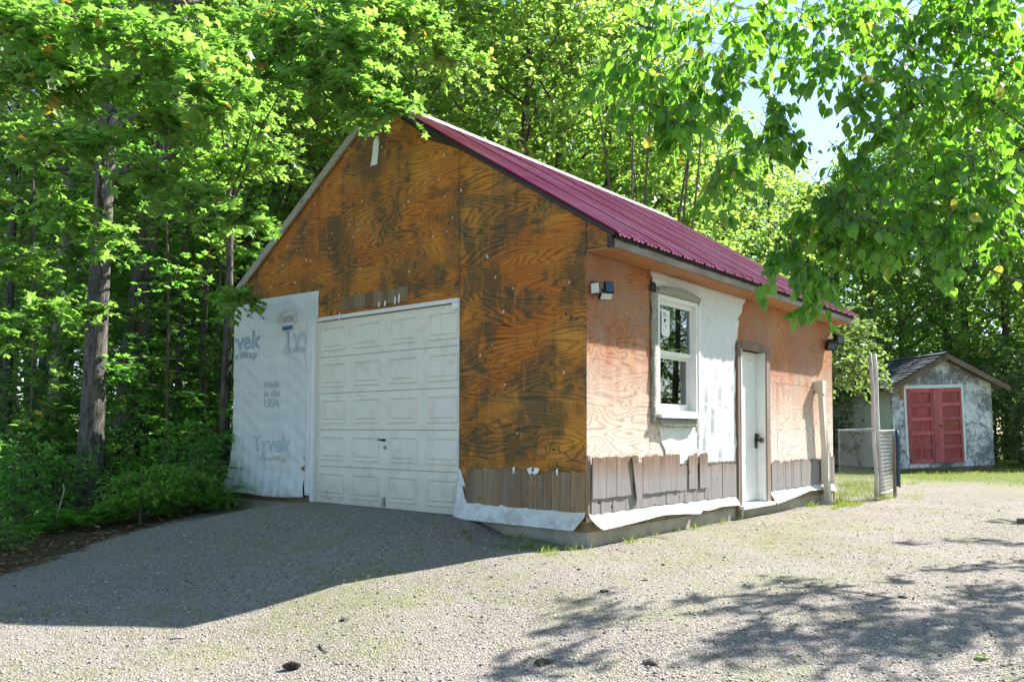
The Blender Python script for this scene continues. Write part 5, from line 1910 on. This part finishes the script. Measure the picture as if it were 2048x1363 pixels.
cone(581, 1338, .026, 'dark open pine cone lying on the gravel at the bottom')


def clod(px, py, r, label, mat='bark'):
    p = on_ground(px, py)
    bm = bmesh.new()
    bmesh.ops.create_icosphere(bm, subdivisions=2, radius=r)
    for v in bm.verts:
        v.co *= random.uniform(.6, 1.25)
        v.co.z = v.co.z * .45 + r * .1
        v.co.x *= 1.3
    me_ = bpy.data.meshes.new('clod')
    bm.to_mesh(me_)
    bm.free()
    o_ = link('clod', me_, mat)
    o_.location = p
    o_.rotation_euler = (0, 0, random.uniform(0, 3))
    tag(o_, label, 'clod')


clod(690, 1239, .028, 'small dark clod among the weeds left of centre')
clod(1209, 1182, .030, 'flat brown clod on the sunlit gravel in front of the corner')
clod(1290, 1160, .020, 'small brown clod nearer the wall than the flat brown one')
clod(1300, 1325, .032, 'brown clod at the bottom between the two tree shadows', 'bark_thin')
clod(1805, 1194, .026, 'dark clod on the gravel at the right beside a twig')
clod(1085, 1325, .04, 'ragged brown clod lying in the lower middle shadow', 'bark_thin')
for (pts, r, lab) in (([(638, 1290), (645, 1300), (655, 1306)], .005, 'short dark curved twig on the gravel at the bottom'),
                      ([(1730, 1190), (1765, 1194), (1790, 1197)], .005, 'thin straight twig lying on the gravel at the right'),
                      ([(345, 1278), (358, 1276), (368, 1276)], .009, 'pale wood chip on the gravel in the lower left'),
                      ([(1262, 1075), (1300, 1073), (1340, 1079)], .006, 'bare pale twig lying at the foot of the side wall'),
                      ([(1840, 1140), (1855, 1141), (1862, 1142)], .007, 'short white stick on the gravel under the right hand branches')):
    pp = [on_ground(*q_) + np.array([0, 0, .006]) for q_ in pts]
    stick(lab, pp, r, 'stick' if ('pale' in lab or 'white' in lab) else 'bark', 'twig')
p = on_ground(2043, 1048)
tag(MB().tube([p + np.array([-.05, .03, .03]), p + np.array([.06, .05, .035]), p + np.array([.22, .09, .03])], [.026, .034, .030], 9, wob=.35).build('log_end', 'bark', smooth=True), 'dark stub of wood lying at the right edge of the yard', 'log')
# green leaf fallen on the shaded gravel
p = on_ground(1950, 1316)
V, polys = leaf_geo(np.array([p + np.array([0, 0, .012])]), np.array([[.8, .6, .05]]), np.array([[0, .1, 1.0]]), np.array([.075]), 'drip')
tag(link('fallen_leaf', np_mesh('fallen_leaf', V, [(q_, 0) for q_ in polys]), 'leaf_maple'), 'green fallen leaf on the shaded gravel at the lower right', 'leaf')
